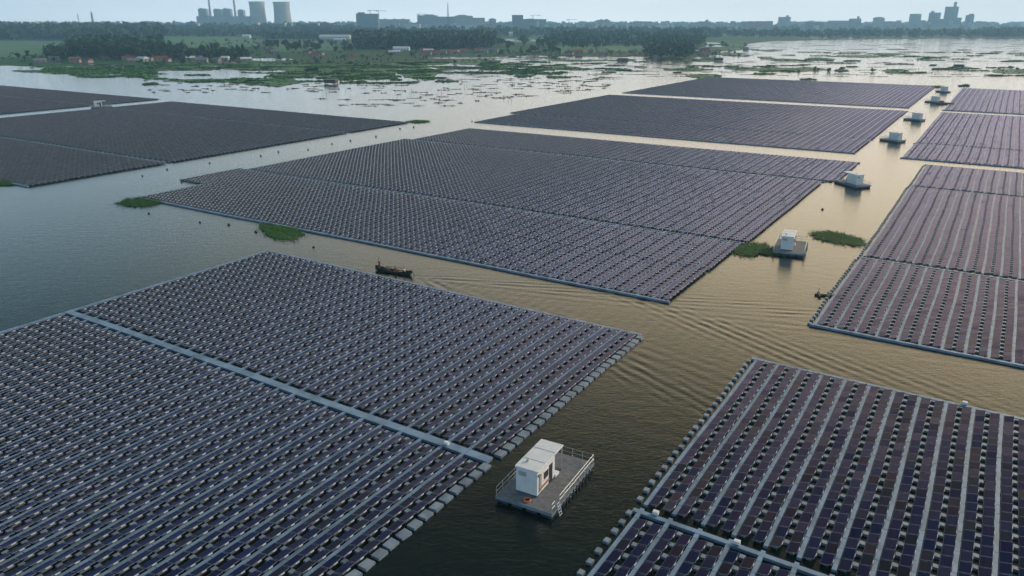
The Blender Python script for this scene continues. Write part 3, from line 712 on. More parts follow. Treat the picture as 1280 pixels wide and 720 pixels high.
def water_mat():
    m = bpy.data.materials.new('lake_water'); m.use_nodes = True; nt = m.node_tree; N = nt.nodes; L = nt.links; b = N['Principled BSDF']
    b.inputs['IOR'].default_value = 1.333; b.inputs['Roughness'].default_value = .07
    tc = N.new('ShaderNodeTexCoord')
    n0 = N.new('ShaderNodeTexNoise'); n0.inputs['Scale'].default_value = .012; n0.inputs['Detail'].default_value = 3; L.new(tc.outputs['Object'], n0.inputs['Vector'])
    r = N.new('ShaderNodeValToRGB'); r.color_ramp.elements[0].position = .35; r.color_ramp.elements[1].position = .7
    r.color_ramp.elements[0].color = (.003, .009, .006, 1); r.color_ramp.elements[1].color = (.006, .013, .008, 1)
    L.new(n0.outputs['Fac'], r.inputs[0]); L.new(r.outputs[0], b.inputs['Base Color'])
    prev = None
    for sc, st, dist in ((.35, .07, .5), (1.5, .22, .12), (4.6, .32, .05)):
        n = N.new('ShaderNodeTexNoise'); n.inputs['Scale'].default_value = sc; n.inputs['Detail'].default_value = 3; n.inputs['Distortion'].default_value = .4
        mp = N.new('ShaderNodeMapping'); mp.inputs['Rotation'].default_value = (0, 0, .5 + sc); mp.inputs['Scale'].default_value = (1, 1.9, 1)
        L.new(tc.outputs['Object'], mp.inputs[0]); L.new(mp.outputs[0], n.inputs['Vector'])
        bp = N.new('ShaderNodeBump'); bp.inputs['Strength'].default_value = st; bp.inputs['Distance'].default_value = dist
        L.new(n.outputs['Fac'], bp.inputs['Height'])
        if prev: L.new(prev, bp.inputs['Normal'])
        prev = bp.outputs['Normal']
    L.new(prev, b.inputs['Normal'])
    return m
M['water'] = water_mat()
# one water sheet: a finely divided part carries the boat's wake as real relief, the rest is plain
def wake_sheet():
    p0, p1, q0, q1 = -3.0, 132.0, -26.0, 64.0; st = .32       # p behind the boat, q towards the viewer
    apath = 2.31 * H; bboat = -1.97 * H
    px = np.arange(p0, p1 + .01, st); qx = np.arange(q0, q1 + .01, st); Pm, Qm = np.meshgrid(px, qx)
    def fam(p, q, s, phi, k, arm, wid):
        e = np.exp(-((s * q - arm * p) / (1.2 + wid * p)) ** 2) * (p > 0)
        return e * np.sin(k * (s * q * math.cos(phi) - p * math.sin(phi)))
    ph = 1.1 * np.sin(Pm * .13 + 2.1 * np.sin(Qm * .09)) + .8 * np.sin(Qm * .19 + Pm * .07); Pw = Pm + .35 * ph; Pm0 = Pm
    h = np.zeros_like(Pm); g = np.clip(Pm / 3, 0, 1) / (1 + Pm * .006)
    for s in (-1, 1):
        h += .036 * fam(Pw, Qm, s, R(24), 3.6, .30, .05) + .022 * fam(Pw, Qm, s, R(15), 2.7, .19, .07) + .012 * fam(Pw, Qm, s, R(33), 5.1, .33, .06)
    # wavelets thrown back by the long raft edge on the far side of the channel
    for off, am in ((11.5, .7),):
        h += am * .04 * fam(Pm, -(Qm) - 2 * off + 0 * Pm, -1, R(24), 3.6, .30, .05) * (Pm > 30)
        h += am * .04 * fam(Pm, Qm + 2 * off, 1, R(26), 3.4, .32, .06) * (Pm > 30)
    h += .016 * np.exp(-(Qm / (1 + .09 * Pm)) ** 2) * np.sin(3.0 * Pm) * (Pm > 0)
    nz = (.55 + .45 * np.sin(Pm * .43 + Qm * .31 + 1.7 * np.sin(Qm * .23)) ** 2) * (.8 + .4 * np.sin(Pm * .21 + 1.3 * np.sin(Qm * .17)) * np.sin(Qm * .33 + .8 * np.sin(Pm * .11)))
    edge = np.minimum.reduce([Pm - p0, p1 - Pm, Qm - q0, q1 - Qm]); h = h * g * np.clip(edge / 8, 0, 1) * nz
    a = apath - Qm; b = bboat + Pm
    X, Y = a * AX[0] + b * BX[0], a * AX[1] + b * BX[1]
    V = np.stack([X, Y, h], -1).reshape(-1, 3); ny, nx = Pm.shape
    i = np.arange(ny - 1)[:, None] * nx + np.arange(nx - 1)[None]
    Q = np.stack([i, i + 1, i + 1 + nx, i + nx], -1).reshape(-1, 4)
    # the plain rest: a ring of big quads round the fine rectangle
    c = [V[0], V[nx - 1], V[ny * nx - 1], V[(ny - 1) * nx]]
    # face up
    n_ = np.cross(V[Q[:, 1]] - V[Q[:, 0]], V[Q[:, 3]] - V[Q[:, 0]])[:, 2]; Q[n_ < 0] = Q[n_ < 0][:, ::-1]
    me = mesh_np('water', V, Q); me.polygons.foreach_set('use_smooth', np.ones(len(Q), bool))
    outer = [Vector(p_) for p_ in ((-4700, -600, 0), (4700, -600, 0), (4700, 7600, 0), (-4700, 7600, 0))]; hole = [Vector((k[0], k[1], 0)) for k in c]
    al = outer + hole; bm = bmesh.new(); bm.from_mesh(me); vs_ = [bm.verts.new(p_) for p_ in al]
    for t in tessellate_polygon([outer, hole]):
        f = bm.faces.new([vs_[i] for i in t]); f.normal_update()
        if f.normal.z < 0: f.normal_flip()
    bm.to_mesh(me); bm.free()
    return me
tag(link('water', wake_sheet(), None, [M['water']]), kind='structure')
sheet('pond_water', ponds, .19, M['water'], jit=.2)

# stakes and buoys
sroot = MB().tube((0, 0, -.5), (0, 0, 1), .5, n=6).build('wooden_stake', M['stake'])
spots = []
SR = random.Random(11)
for _ in range(34): spots.append((SR.uniform(385, 640), SR.uniform(98, 128)))
for _ in range(16): spots.append((SR.uniform(640, 860), SR.uniform(72, 98)))
for _ in range(20): spots.append((SR.uniform(930, 1275), SR.uniform(56, 95)))
for _ in range(10): spots.append((SR.uniform(190, 400), SR.uniform(92, 118)))
for i, (u, v) in enumerate(spots):
    o = sroot if i == 0 else sroot.copy()
    if i: COL.objects.link(o)
    x, y = at(u, v); o.location = (x, y, 0); hgt = SR.uniform(1.2, 3.2) * (1 if v > 80 else 1.5); o.scale = (.18, .18, hgt); o.rotation_euler = (SR.uniform(-.06, .06), SR.uniform(-.06, .06), 0)
    tag(o, 'thin dark wooden stake standing in the shallow water near the marsh', 'stake', 'fishing stakes in the shallows')
bmaster = MB().ball((0, 0, .1), .45, (1, 1, .8), 12).tube((0, 0, .3), (0, 0, .6), .06).build('marker_buoy', M['buoy'], None, True)
for i, (u, v) in enumerate([(209, 212), (262, 204), (326, 195), (385, 187), (348, 190), (415, 180), (470, 171), (500, 161), (517, 159), (227, 228), (250, 278), (286, 281), (392, 309), (320, 290), (1028, 262), (590, 152), (178, 220), (438, 176), (186, 267), (893, 320)]):
    o = bmaster if i == 0 else bmaster.copy()
    if i: COL.objects.link(o)
    x, y = at(u, v); o.location = (x, y, 0); s = SR.uniform(.55, .8) * (1 if v > 185 else 1.2); o.scale = (s, s, s)
    tag(o, 'small dark marker buoy floating in the open water between the rafts', 'buoy', 'dark marker buoys in the channels')
# fishing huts on the shallow water
for (u, v, w, lab) in ((414, 105, 9, 'dark fishing hut on stilts in the shallows left of the marsh tip'), (898, 76, 9, 'small dark fishing hut near the tip of the wooded shore'), (778, 76.5, 11, 'low dark fishing hut by the middle shore'), (1198, 85, 8, 'dark fishing hut among the right-hand reeds')):
    x, y = at(u, v); rt = empty('fishing_hut', (x, y, 0), random.uniform(-.4, .4)); tag(rt, lab, 'hut', 'fishing huts on stilts')
    MB().box((0, 0, 1.9), (w, 5, 2.4)).build('wall', M['wood2'], rt)
    m = MB(); m.box((0, 0, 3.3), (w + 1.2, 6, .3)); m.build('roof', M['roofgrey'], rt)
    for sx in (-.4, .4): MB().tube((sx * w, -2, -.5), (sx * w, -2, .9), .2).build('stilt', M['stake'], rt)

# ------------------------------------------------------------------ trees
def crown_mesh(name, rx, rz, z0, n, leaf, kind=0, seed=0):
    r_ = np.random.default_rng(seed); nb = 9
    cen = r_.normal(size=(nb, 3)); cen /= np.linalg.norm(cen, axis=1)[:, None]; cen *= r_.uniform(.25, .75, (nb, 1)); br = r_.uniform(.3, .5, nb)
    k = r_.integers(0, nb, n); d = r_.normal(size=(n, 3)); d /= np.linalg.norm(d, axis=1)[:, None]
    p = cen[k] + d * (br[k] * r_.uniform(.6, 1.05, n))[:, None]
    if kind == 1: p[:, 0] *= (1 - .35 * p[:, 2]); p[:, 1] *= (1 - .35 * p[:, 2])
    p = p * np.array([rx, rx, rz]); p[:, 2] += z0 + rz
    a = r_.normal(size=(n, 3)); a /= np.linalg.norm(a, axis=1)[:, None]; b_ = np.cross(a, r_.normal(size=(n, 3))); b_ /= np.linalg.norm(b_, axis=1)[:, None]
    s_ = r_.uniform(.6, 1.3, n)[:, None] * leaf
    V = np.stack([p - a * s_, p + b_ * s_ * .7, p + a * s_, p - b_ * s_ * .7], 1)
    rn = np.clip(.25 + .5 * (r_.random(nb)[k]) + r_.uniform(-.25, .25, n), 0, 1)
    return mesh_np(name, V, np.arange(4 * n), rnd=rn)
def tree_master(kind, rx, rz, z0, n, leaf, seed, lm):
    root = empty({0: 'broadleaf_tree', 1: 'poplar_tree', 2: 'spreading_tree', 3: 'bush'}[kind])
    m = MB(); hh = z0 + rz
    m.tube((0, 0, -.3), (.1, .05, z0 * .9), .035 * hh, .022 * hh, 7)
    if kind != 3:
        for k in range(5):
            t = k * 1.26 + seed; m.tube((.1, .05, z0 * .7 + k * .25), (math.cos(t) * rx * .55, math.sin(t) * rx * .55, z0 + rz * (.5 + .14 * k)), .014 * hh, .006 * hh, 5)
        m.tube((.1, .05, z0 * .9), (0, 0, z0 + rz * 1.4), .02 * hh, .006 * hh, 6)
    m.build('trunk', M['trunk'], root)
    link('crown', crown_mesh('crown', rx, rz, z0, n, leaf, kind, seed), root, [lm])
    return root
TM = [tree_master(0, 4.6, 5.2, 2.2, 520, .62, 1, M['leafd']), tree_master(1, 2.6, 7.6, 2.0, 480, .55, 2, M['leafd']), tree_master(2, 5.6, 3.6, 2.2, 460, .62, 3, M['leaf']),
      tree_master(3, 2.6, 1.5, .2, 240, .45, 4, M['leaf']), tree_master(0, 4.0, 5.6, 2.6, 460, .62, 5, M['leaf'])]
TH_ = [12.6, 17.2, 9.4, 3.2, 13.8]; used = set()
def place_tree(u, v, hpx, kinds, label, group):
    k = random.choice(kinds); x, y = at(u, v); h = top_z(u, v, v - hpx)
    r0 = TM[k]
    if k in used: o = copy_tree(r0)
    else: o = r0; used.add(k)
    s = h / TH_[k]; o.location = (x, y, .1); o.rotation_euler = (0, 0, random.uniform(0, 6.28)); o.scale = (s * random.uniform(.85, 1.3),) * 2 + (s,)
    cat = 'bush' if k == 3 else 'tree'
    tag(o, label if k != 3 else label.replace('tree', 'bush'), cat, group if k != 3 else group.replace('trees', 'bushes'))
def belt(n, u0, u1, v0, v1, h0, h1, kinds, label, group):
    for _ in range(n): place_tree(random.uniform(u0, u1), random.uniform(v0, v1), random.uniform(h0, h1), kinds, label, group)
belt(16, 20, 95, 70, 78, 6, 12, (0, 2, 4), 'dark green tree on the left shore in front of the bright field', 'trees on the left shore')
belt(40, 92, 195, 66, 76, 12, 24, (0, 4, 0, 1), 'tall dark tree in the thick belt on the left shore', 'trees in the thick left belt')
belt(40, 190, 310, 68, 76, 10, 21, (0, 1, 4), 'dark tree in the uneven row below the power station', 'trees below the power station')
belt(22, 318, 385, 60, 66, 8, 15, (0, 4, 1), 'dark green tree below the two cooling towers', 'trees below the cooling towers')
belt(14, 385, 445, 58, 68, 7, 14, (0, 4), 'dark green tree beside the long white sheds', 'trees beside the white sheds')
belt(40, 617, 700, 56, 69, 5, 14, (0, 1, 2, 4), 'scattered green tree on the meadow right of the dense plantation', 'trees scattered on the middle meadow')
belt(34, 700, 800, 57, 62, 7, 13, (0, 1, 4), 'dark tree in the belt on the middle shore', 'trees on the middle shore')
belt(40, 800, 868, 56, 74, 9, 19, (0, 4, 2), 'dark tree on the wooded tip of the shore right of centre', 'trees on the wooded shore tip')
belt(14, 868, 935, 56, 72, 3, 8, (2, 0, 4), 'small tree on the low spit among the ponds', 'trees on the low spit')
belt(44, 20, 620, 70, 84, 2.5, 5, (3,), 'low green tree at the edge of the left marsh', 'trees edging the left marsh')
belt(10, 950, 1290, 84, 90, 2.5, 4.5, (3,), 'low green tree on a reed islet at right', 'trees on the right reed islets')

# woodland seen as a mass
def woodland(name, label, zones, lm, leaf=1.6, nl=22):
    V = []; rn = []; r_ = np.random.default_rng(hash(name) % 1000 if False else len(label))
    for (n, u0, u1, v0, v1, h0, h1) in zones:
        for _ in range(n):
            u = r_.uniform(u0, u1); v = r_.uniform(v0, v1); x, y = at(u, v); h = max(2.5, top_z(u, v, v - r_.uniform(h0, h1))); h = min(h, 34)
            sc = max(1.0, y / 1300); w = h * r_.uniform(.30, .42) * 1.1 * min(sc, 1.5)
            p = r_.normal(size=(nl, 3)); p /= np.linalg.norm(p, axis=1)[:, None]; p *= r_.uniform(.6, 1, (nl, 1))
            p = p * np.array([w, w, h * .46]) + np.array([x, y, h * .54])
            a = r_.normal(size=(nl, 3)); a /= np.linalg.norm(a, axis=1)[:, None]; b_ = np.cross(a, r_.normal(size=(nl, 3))); b_ /= np.linalg.norm(b_, axis=1)[:, None]
            s_ = leaf * sc * r_.uniform(.8, 1.5, (nl, 1)) * h / 12
            V.append(np.stack([p - a * s_, p + b_ * s_ * .8, p + a * s_, p - b_ * s_ * .8], 1).reshape(-1, 3)); rn.append(np.clip(r_.random() * .7 + r_.uniform(0, .3, nl), 0, 1))
    V = np.concatenate(V); rn = np.concatenate(rn)
    tag(link(name, mesh_np(name, V, np.arange(len(V)), rnd=rn), None, [lm]), label, 'woodland', kind='stuff')
woodland('plantation', 'dense flat-topped dark plantation in the middle distance below the low factory buildings', [(520, 446, 617, 53, 62, 14, 18)], M['leafd'], 1.3, 34)
woodland('woodland', 'far blue-green woodland bands reaching across the horizon under the skyline', [
    (420, -60, 205, 42, 50, 10, 16), (170, 88, 200, 60, 66, 13, 20), (300, 200, 450, 37, 46, 5, 9), (160, 330, 450, 46, 49, 5, 9), (420, 450, 900, 41, 47, 5, 9), (260, 690, 880, 47, 57, 8, 13),
    (320, 880, 1330, 42.5, 46.5, 5, 8), (160, 1230, 1330, 42, 46.5, 6, 9), (520, -60, 1330, 35, 38, 2.4, 4.4), (560, -60, 1330, 32, 34, 1.6, 3.2), (900, -60, 1330, 30.6, 31.6, 1.8, 3.2), (120, 60, 190, 68, 75, 8, 16), (260, 0, 620, 66, 79, 1.6, 4), (140, 620, 900, 64, 70, 2, 5), (120, 200, 450, 52, 64, 2, 5), (90, 190, 310, 70, 75, 7, 12), (80, 805, 865, 60, 73, 8, 14)], M['leafd'], 1.7, 20)

# ------------------------------------------------------------------ far buildings
def building(label, u0, u1, vb, vt, fm='f0', depth=16, cat='building', group=None, roof='roofgrey', extra=None, rz=0.0, name='apartment_building'):
    xm, ym = at((u0 + u1) / 2, vb); c = math.hypot(1, 0)
    w = (u1 - u0) / F * (ym * cp + H * sp); h = top_z((u0 + u1) / 2, vb, vt)
    rt = empty(name, (xm, ym, .1), rz); tag(rt, label, cat, group)
    MB().box((0, depth / 2, h / 2), (w, depth, h)).build('wall', M[fm], rt)
    m = MB(); m.box((0, depth / 2, h + .5), (w + .8, depth + .8, 1.0)); rf = m.build('roof', M[roof], rt)
    if extra:
        for (du, dw, dh) in extra:
            MB().box((du * w, depth / 2, h + 1 + dh / 2), (dw * w, depth * .6, dh)).build('roof_tower', M[fm], rt)
    return rt, w, h
def gable(label, u, v, w, d, h, roof, wallm='plaster', rz=0.0, group='village houses by the shore', name='village_house', cat='house'):
    x, y = at(u, v); rt = empty(name, (x, y, .1), rz); tag(rt, label, cat, group)
    MB().box((0, 0, h / 2), (w, d, h)).build('wall', M[wallm], rt)
    bm = bmesh.new(); W, D_, t = w / 2 + .5, d / 2 + .6, h + d * .28
    vs = [bm.verts.new(p) for p in [(-W, -D_, h - .1), (W, -D_, h - .1), (W, D_, h - .1), (-W, D_, h - .1), (-W, 0, t), (W, 0, t)]]
    for f in ((0, 1, 5, 4), (2, 3, 4, 5), (0, 4, 3), (1, 2, 5), (0, 3, 2, 1)): bm.faces.new([vs[i] for i in f])
    bmesh.ops.recalc_face_normals(bm, faces=bm.faces); me = bpy.data.meshes.new('roof'); bm.to_mesh(me); bm.free(); link('roof', me, rt, [M[roof]])
    n = max(1, int(w / 4))
    for i in range(min(n, 5)): MB().box((-w / 2 + (i + .5) * w / min(n, 5), -d / 2 - .03, h * .5), (1.1, .08, 1.2)).build('window', M['dark'], rt)
VR = random.Random(5)
for (u0, u1, v0, v1, n, lab) in ((135, 205, 72, 79, 12, 'low village house with a red roof under the left tree belt'), (205, 310, 74, 78, 8, 'low village house on the left shore below the power station'),
                           (485, 620, 64, 70, 20, 'low village house by the pond below the dense plantation'), (860, 935, 60, 70, 6, 'low house on the spit among the ponds'), (30, 120, 74, 79, 5, 'low house at the far left shore'),
                           (330, 440, 64, 74, 6, 'low farm house on the marsh edge left of the plantation'), (700, 800, 67, 70, 5, 'low farm house behind the middle shore')):
    for _ in range(n):
        gable(lab, VR.uniform(u0, u1), VR.uniform(v0, v1), VR.uniform(7, 13), VR.uniform(5, 8), VR.uniform(2.6, 3.8), VR.choice(['roofred', 'roofred', 'roofred', 'roofgrey', 'roofwhite']), rz=VR.uniform(-.5, .5))
def shed(label, u0, u1, v, h=6, d=16):
    x0, y0 = at(u0, v); x1, y1 = at(u1, v); gable(label, (u0 + u1) / 2, v, x1 - x0, d, h, 'roofwhite', 'f4', group='long white roofed sheds', name='storage_shed', cat='shed')
shed('long white roofed shed left of the dense plantation', 400, 438, 49); shed('shorter white shed in front of the long white one', 418, 432, 52.5, 5, 10); shed('white roofed shed among the far left trees', 149, 163, 38.5, 9)
shed('small white shed beside the scattered trees right of the plantation', 636, 641, 45.5, 8); shed('white shed among trees below the cooling towers', 304, 313, 48, 5); shed('white open shed roof by the pond below the plantation', 492, 512, 64, 4, 10)
shed('white roofed shed beneath the boiler houses', 262, 270, 38, 8)
shed('pale shed at the tree line on the far left', 8, 20, 36, 9)
building('narrow white tower block rising from the far left trees', 49.5, 53.5, 38, 27, 'f4', 14)
# power station
def cooling_tower(label, u, vt, rpx):
    x, y = at(u, 34.5); z = top_z(u, 34.5, vt); r = rpx / F * (y * cp + H * sp)
    bm = bmesh.new(); rows = []; n = 40
    prof = [(0, 1.10), (.05, 1.085), (.2, 1.04), (.4, .995), (.6, .965), (.75, .955), (.88, .965), (1, .99)]
    for t, k in prof: rows.append([bm.verts.new((math.cos(2 * math.pi * i / n) * r * k, math.sin(2 * math.pi * i / n) * r * k, 8 + t * (z - 8))) for i in range(n)])
    for k in range(len(rows) - 1):
        for i in range(n): bm.faces.new((rows[k][i], rows[k][(i + 1) % n], rows[k + 1][(i + 1) % n], rows[k + 1][i]))
    me = bpy.data.meshes.new('shell'); bm.to_mesh(me); bm.free()
    for p in me.polygons: p.use_smooth = True
    rt = empty('cooling_tower', (x, y, 0)); tag(rt, label, 'cooling tower', 'cooling towers of the power station')
    sh = link('shell', me, rt, [M['concrete']]); s = sh.modifiers.new('Solid', 'SOLIDIFY'); s.thickness = 1.2
    m = MB()
    for i in range(24):
        a = 2 * math.pi * i / 24; m.tube((math.cos(a) * r * 1.2, math.sin(a) * r * 1.2, 0), (math.cos(a + .13) * r * 1.15, math.sin(a + .13) * r * 1.15, 9), 1, n=5)
    m.build('support_columns', M['concrete'], rt)
    MB().ring((0, 0, z), r * .99, 1.3, 40, 6).build('rim', M['steelgrey'], rt)
cooling_tower('left of the two big concrete cooling towers on the horizon', 324, 2.2, 9.6)
cooling_tower('right of the two big concrete cooling towers on the horizon', 354.5, 2.6, 10.2)
for u, top, lab in ((265, -14, 'left tall chimney of the power station between boiler houses'), (296, -16, 'right tall chimney of the power station beside the last boiler house')):
    x, y = at(u, 34.2); z = top_z(u, 34.2, max(top, -3)); rt = empty('chimney', (x, y, 0)); tag(rt, lab, 'chimney', 'chimneys of the power station')
    MB().tube((0, 0, 0), (0, 0, z), 8.5, 4.6, 20).build('shaft', M['concrete'], rt, True); MB().tube((0, 0, z * .93), (0, 0, z * .95), 6.2, 6.2, 20).build('platform_ring', M['steelgrey'], rt)
for u0, u1, vt, lab in ((250, 260, 11.5, 'leftmost stepped boiler house of the power station'), (269, 277, 12, 'boiler house between the two chimneys, left one'), (280, 290, 11.5, 'boiler house just left of the right chimney'), (299, 306, 13, 'boiler house just right of the right chimney')):
    building(lab, u0, u1, 34, vt, 'f1', 40, 'boiler house', 'boiler houses of the power station', extra=[(-.2, .35, 5), (.28, .22, 3)], name='boiler_house')
building('long low turbine hall in front of the boiler houses', 247, 312, 34.6, 20.5, 'f0', 40, 'factory', name='turbine_hall')
def mast(label, u, vb, vt, w=5, cat='mast', name='lattice_mast', r=.55):
    x, y = at(u, vb); z = top_z(u, vb, vt); rt = empty(name, (x, y, 0)); tag(rt, label, cat)
    m = MB(); n = 8
    for sx in (-1, 1):
        for sy in (-1, 1): m.tube((sx * w / 2, sy * w / 2, 0), (sx * w * .08, sy * w * .08, z), r, r * .6, 5)
    for i in range(n):
        t0, t1 = i / n, (i + 1) / n; a = w / 2 * (1 - .84 * t0); b_ = w / 2 * (1 - .84 * t1)
        for sy in (-1, 1): m.tube((-a, sy * a, z * t0), (b_, sy * b_, z * t1), r * .5, n=4); m.tube((a, sy * a, z * t0), (-b_, sy * b_, z * t1), r * .5, n=4)
    m.build('lattice', M['lattice'], rt)
    if cat == 'pylon':
        for t in (.72, .86): MB().box((0, 0, z * t), (w * 1.8, .8, .8)).build('cross_arm', M['lattice'], rt)
mast('dark transmission pylon above the far left trees', 118.5, 42, 14, 8, 'pylon', 'transmission_pylon', .8)
mast('small faint pylon left of the power station', 100, 36, 17, 8, 'pylon', 'transmission_pylon', .5)
mast('thin tall radio mast above the factory roofs', 560.5, 37, 3, 8, r=1.1)
# factory and town skyline: (u0,u1,vb,vt,material,extra,label)
def crane(label, u, vb, vt):
    x, y = at(u, vb); z = top_z(u, vb, vt); rt = empty('tower_crane', (x, y, 0)); tag(rt, label, 'crane', 'tower cranes over the town')
    MB().box((0, 0, z / 2), (2.2, 2.2, z)).build('mast', M['lattice'], rt); m = MB(); m.box((14, 0, z - 2), (46, 1.6, 1.6)); m.build('jib', M['lattice'], rt)
    MB().box((-9, 0, z - 4), (4, 2.4, 3)).build('counterweight', M['lattice'], rt)
SK = [(446, 473.5, 38, 17.5, 'f3', [(-.28, .3, 6)], 'dark unfinished block with a tower crane over the plantation'),
      (474, 512, 37, 24.3, 'f0', [(-.3, .06, 3), (0, .06, 3), (.3, .06, 3)], 'long low pale block right of the dark unfinished one'),
      (522, 547, 37, 19.5, 'f1', [(.1, .5, 4)], 'left wing of the wide grey factory'), (547, 569, 37, 21, 'f1', None, 'right wing of the wide grey factory under the radio mast'),
      (569, 591, 37, 20, 'f0', [(-.1, .5, 4)], 'pale factory block right of the radio mast'), (591, 606, 37, 22.5, 'f0', None, 'pale low factory block between the mast and the squarish blocks'),
      (611, 620, 37, 24, 'f1', [(0, .5, 3)], 'small grey block left of the tall square block'), (506, 525, 38.5, 30, 'f4', None, 'white low hall in front of the wide factory'), (562, 590, 38.5, 31, 'f4', None, 'second white low hall in front of the factory'),
      (600, 628, 38, 31, 'f2', None, 'pinkish low block in front of the factory'),
      (640, 654, 37, 19, 'f3', None, 'tall dark square block in the middle of the skyline'), (654, 683, 37, 24.2, 'f3', [(-.2, .3, 2)], 'long dark block attached right of the tall square one'),
      (747, 762, 37, 25.2, 'f0', [(-.2, .2, 4), (.25, .2, 4)], 'pale twin-topped block standing alone right of centre'), (792, 815, 37, 27, 'f1', None, 'low wide block at the middle right of the skyline'),
      (874, 888, 37, 27, 'f1', [(.2, .2, 7)], 'low block with a thin tower at the right of centre'), (928, 944, 38, 27, 'f2', None, 'left pinkish slab of the long apartment row'), (945, 965, 38, 26.8, 'f2', None, 'right pinkish slab of the long apartment row'),
      (974, 987, 36, 21.5, 'f1', [(.25, .15, 8)], 'solitary blue-grey block with an aerial left of the right town'), (1008, 1028, 38, 28, 'f3', None, 'dark low block at the left end of the right town'), (1038, 1060, 37, 26, 'f1', None, 'wide blue block of the right town'),
      (1063, 1075, 37, 23.5, 'f1', [(.3, .1, 10)], 'slim blue block with an aerial in the right town'), (1093, 1104, 37, 22.5, 'f0', [(0, .7, 3)], 'pale flat-roofed block in the right town'), (1109, 1122, 37, 27, 'f1', None, 'low block left of the high-rise group'),
      (1138, 1149, 36, 18, 'f1', [(0, .9, 2)], 'leftmost high-rise of the tall group'), (1149, 1155, 36, 25.5, 'f1', None, 'short block attached to the leftmost high-rise'), (1162, 1173, 36, 16, 'f3', [(-.3, .15, 8)], 'second dark high-rise from the left in the tall group'),
      (1177, 1183, 36, 24, 'f3', None, 'low shoulder left of the tallest tower'), (1181, 1194, 36, 8.5, 'f3', [(.25, .1, 22)], 'tallest dark tower of the skyline with a spire'), (1193, 1200, 36, 22.3, 'f3', None, 'low shoulder right of the tallest tower'),
      (1208.5, 1215, 36, 19, 'f3', [(.2, .5, 6)], 'slim tower with a slanted top right of the tallest one'), (1222, 1232, 36, 27, 'f0', None, 'pale low block at the right end of the skyline'), (1160, 1200, 38, 30, 'f1', None, 'wide low base in front of the tallest tower')]
for (u0, u1, vb, vt, fm, ex, lab) in SK: building(lab, u0, u1, vb, vt, fm, 30, extra=ex, name='high_rise_block' if vb - vt > 14 else 'low_rise_block')
crane('tower crane on top of the dark unfinished block', 464, 37.5, 12.5); crane('tower crane right of the tall square block', 666, 36.5, 18.5); crane('tower crane over the middle right of the skyline', 711, 36.5, 24); crane('faint tower crane at the long block right of the unfinished one', 474.5, 36.5, 13)
crane('tower crane left of the wide factory', 525, 36.5, 17)
zones = [((600, 900), 'distant low town building on the horizon between the plantation and the pinkish slabs', 60), ((900, 1130), 'distant low town building left of the high-rise group', 46), ((1120, 1275), 'distant low town building around the high-rise group', 22), ((0, 245), 'distant pale village building beyond the far left trees', 34), ((310, 450), 'distant pale building behind the trees right of the cooling towers', 16), ((450, 600), 'distant low building around the factory', 14)]
BR = random.Random(9)
for (ur, lab, n) in zones:
    for _ in range(n):
        u = BR.uniform(*ur); w = BR.choice([1.4, 2, 2.6, 3.4, 5]) * BR.uniform(.8, 1.2); vb = BR.uniform(34, 39)
        building(lab, u, u + w, vb, 25.2 + 6.5 * BR.random() ** .6 if ur[0] > 590 else BR.uniform(27.5, 32.5), BR.choice(['f0', 'f1', 'f4', 'f2', 'f4']), 18, group='distant low buildings of the skyline', name='distant_building')

# ------------------------------------------------------------------ haze, sky, sun, camera
hz = MB().box((0, 3500, 107), (9600, 8400, 216)).build('haze', bpy.data.materials.new('haze_air'))
tag(hz, kind='stuff'); hz['label'] = 'thin blue summer haze over the lake and the far shore'; hz['category'] = 'haze'
hm = hz.data.materials[0]; hm.use_nodes = True; nt = hm.node_tree; nt.nodes.remove(nt.nodes['Principled BSDF'])
pv = nt.nodes.new('ShaderNodeVolumePrincipled'); pv.inputs['Density'].default_value = 2.0e-4; pv.inputs['Color'].default_value = (.36, .68, 1.0, 1); pv.inputs['Anisotropy'].default_value = .2
nt.links.new(pv.outputs[0], nt.nodes['Material Output'].inputs['Volume'])

SUN_EL, SUN_AZ = R(26), R(58)         # azimuth measured right of the view direction (+y)
sd = Vector((math.sin(SUN_AZ) * math.cos(SUN_EL), math.cos(SUN_AZ) * math.cos(SUN_EL), math.sin(SUN_EL)))
w = bpy.data.worlds.new('World'); S.world = w; w.use_nodes = True; nt = w.node_tree; N = nt.nodes; L = nt.links
for n in list(N): N.remove(n)
out = N.new('ShaderNodeOutputWorld'); bg = N.new('ShaderNodeBackground'); bg.inputs[1].default_value = .1
sky = N.new('ShaderNodeTexSky'); sky.sky_type = 'NISHITA'; sky.sun_disc = False; sky.sun_elevation = SUN_EL; sky.sun_rotation = SUN_AZ
sky.air_density = 1.0; sky.dust_density = 3.0; sky.ozone_density = 1.5
tc = N.new('ShaderNodeTexCoord')
dp = N.new('ShaderNodeVectorMath'); dp.operation = 'DOT_PRODUCT'; L.new(tc.outputs['Generated'], dp.inputs[0]); dp.inputs[1].default_value = sd
glow = N.new('ShaderNodeMapRange'); glow.interpolation_type = 'SMOOTHSTEP'; glow.inputs['From Min'].default_value = .05; glow.inputs['From Max'].default_value = .95; L.new(dp.outputs['Value'], glow.inputs['Value'])
zs = N.new('ShaderNodeSeparateXYZ'); L.new(tc.outputs['Generated'], zs.inputs[0])
def zramp(stops):
    r = N.new('ShaderNodeValToRGB'); el = r.color_ramp.elements
    el[0].position, el[0].color = stops[0][0], (*stops[0][1], 1); el[1].position, el[1].color = stops[-1][0], (*stops[-1][1], 1)
    for p_, c_ in stops[1:-1]: e = el.new(p_); e.color = (*c_, 1)
    L.new(zs.outputs[2], r.inputs[0]); return r.outputs[0]
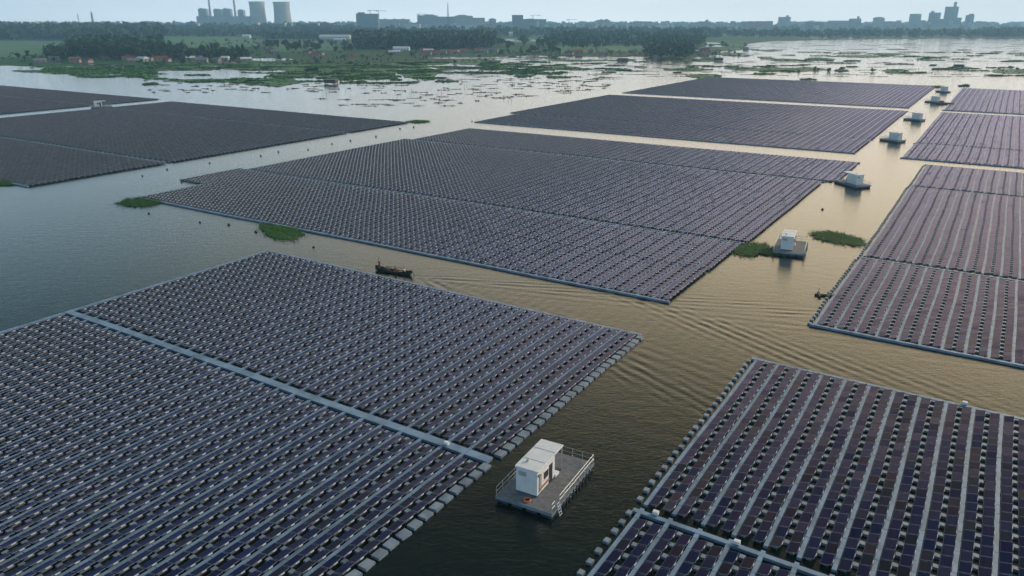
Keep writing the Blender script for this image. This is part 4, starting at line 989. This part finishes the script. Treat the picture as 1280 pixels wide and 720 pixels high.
cold = zramp([(0, (1.25, 1.4, 1.5)), (.04, (.95, 1.05, 1.14)), (.12, (.56, .70, .80)), (.22, (.20, .36, .44)), (.36, (.04, .115, .15)), (.5, (.010, .038, .062)), (.6, (.014, .04, .07)), (1, (.04, .09, .15))])
warm = zramp([(0, (1.4, 1.4, 1.36)), (.04, (1.2, 1.1, 1.0)), (.12, (1.4, 1.16, .88)), (.22, (1.6, 1.26, .80)), (.36, (1.35, 1.06, .60)), (.46, (.46, .38, .22)), (.57, (.04, .055, .05)), (1, (.08, .09, .12))])
veil0 = N.new('ShaderNodeMixRGB'); L.new(glow.outputs[0], veil0.inputs[0]); L.new(cold, veil0.inputs[1]); L.new(warm, veil0.inputs[2])
veil = N.new('ShaderNodeVectorMath'); veil.operation = 'SCALE'; L.new(veil0.outputs[0], veil.inputs[0]); veil.inputs['Scale'].default_value = 13
cn = N.new('ShaderNodeTexNoise'); cn.inputs['Scale'].default_value = 2.6; cn.inputs['Detail'].default_value = 6; cn.inputs['Roughness'].default_value = .55
cm = N.new('ShaderNodeMapping'); cm.inputs['Scale'].default_value = (1, 1, 4); L.new(tc.outputs['Generated'], cm.inputs[0]); L.new(cm.outputs[0], cn.inputs['Vector'])
cr = N.new('ShaderNodeMapRange'); cr.inputs['From Min'].default_value = .3; cr.inputs['From Max'].default_value = .7; cr.inputs['To Min'].default_value = .84; cr.inputs['To Max'].default_value = .98; L.new(cn.outputs['Fac'], cr.inputs['Value'])
mx = N.new('ShaderNodeMixRGB'); L.new(cr.outputs[0], mx.inputs[0]); L.new(sky.outputs[0], mx.inputs[1]); L.new(veil.outputs[0], mx.inputs[2])
L.new(mx.outputs[0], bg.inputs[0]); L.new(bg.outputs[0], out.inputs[0])
sl = bpy.data.lights.new('sun', 'SUN'); sl.energy = 1.7; sl.angle = R(12); sl.color = (1, .86, .70)
so = bpy.data.objects.new('sun', sl); COL.objects.link(so); so.rotation_euler = (-sd).to_track_quat('-Z', 'Y').to_euler(); so.location = (0, 0, 200)

cam = bpy.data.cameras.new('camera'); cam.sensor_width = 36; cam.lens = F / 1280 * 36; cam.clip_end = 40000; cam.clip_start = .5
co = bpy.data.objects.new('camera', cam); COL.objects.link(co); co.location = (0, 0, H); co.rotation_euler = (math.pi / 2 - PITCH, 0, 0); S.camera = co
vs = S.view_settings; vs.view_transform = 'Standard'; vs.look = 'None'; vs.exposure = .6; vs.gamma = 1; vs.use_curve_mapping = False
S.cycles.use_denoising = True; S.cycles.max_bounces = 6; S.cycles.volume_bounces = 0; S.cycles.use_adaptive_sampling = True; S.cycles.adaptive_threshold = .01
S.render.engine = 'CYCLES'
for i, k in enumerate(TM):
    if i not in used:
        for c in list(k.children): bpy.data.objects.remove(c)
        bpy.data.objects.remove(k)
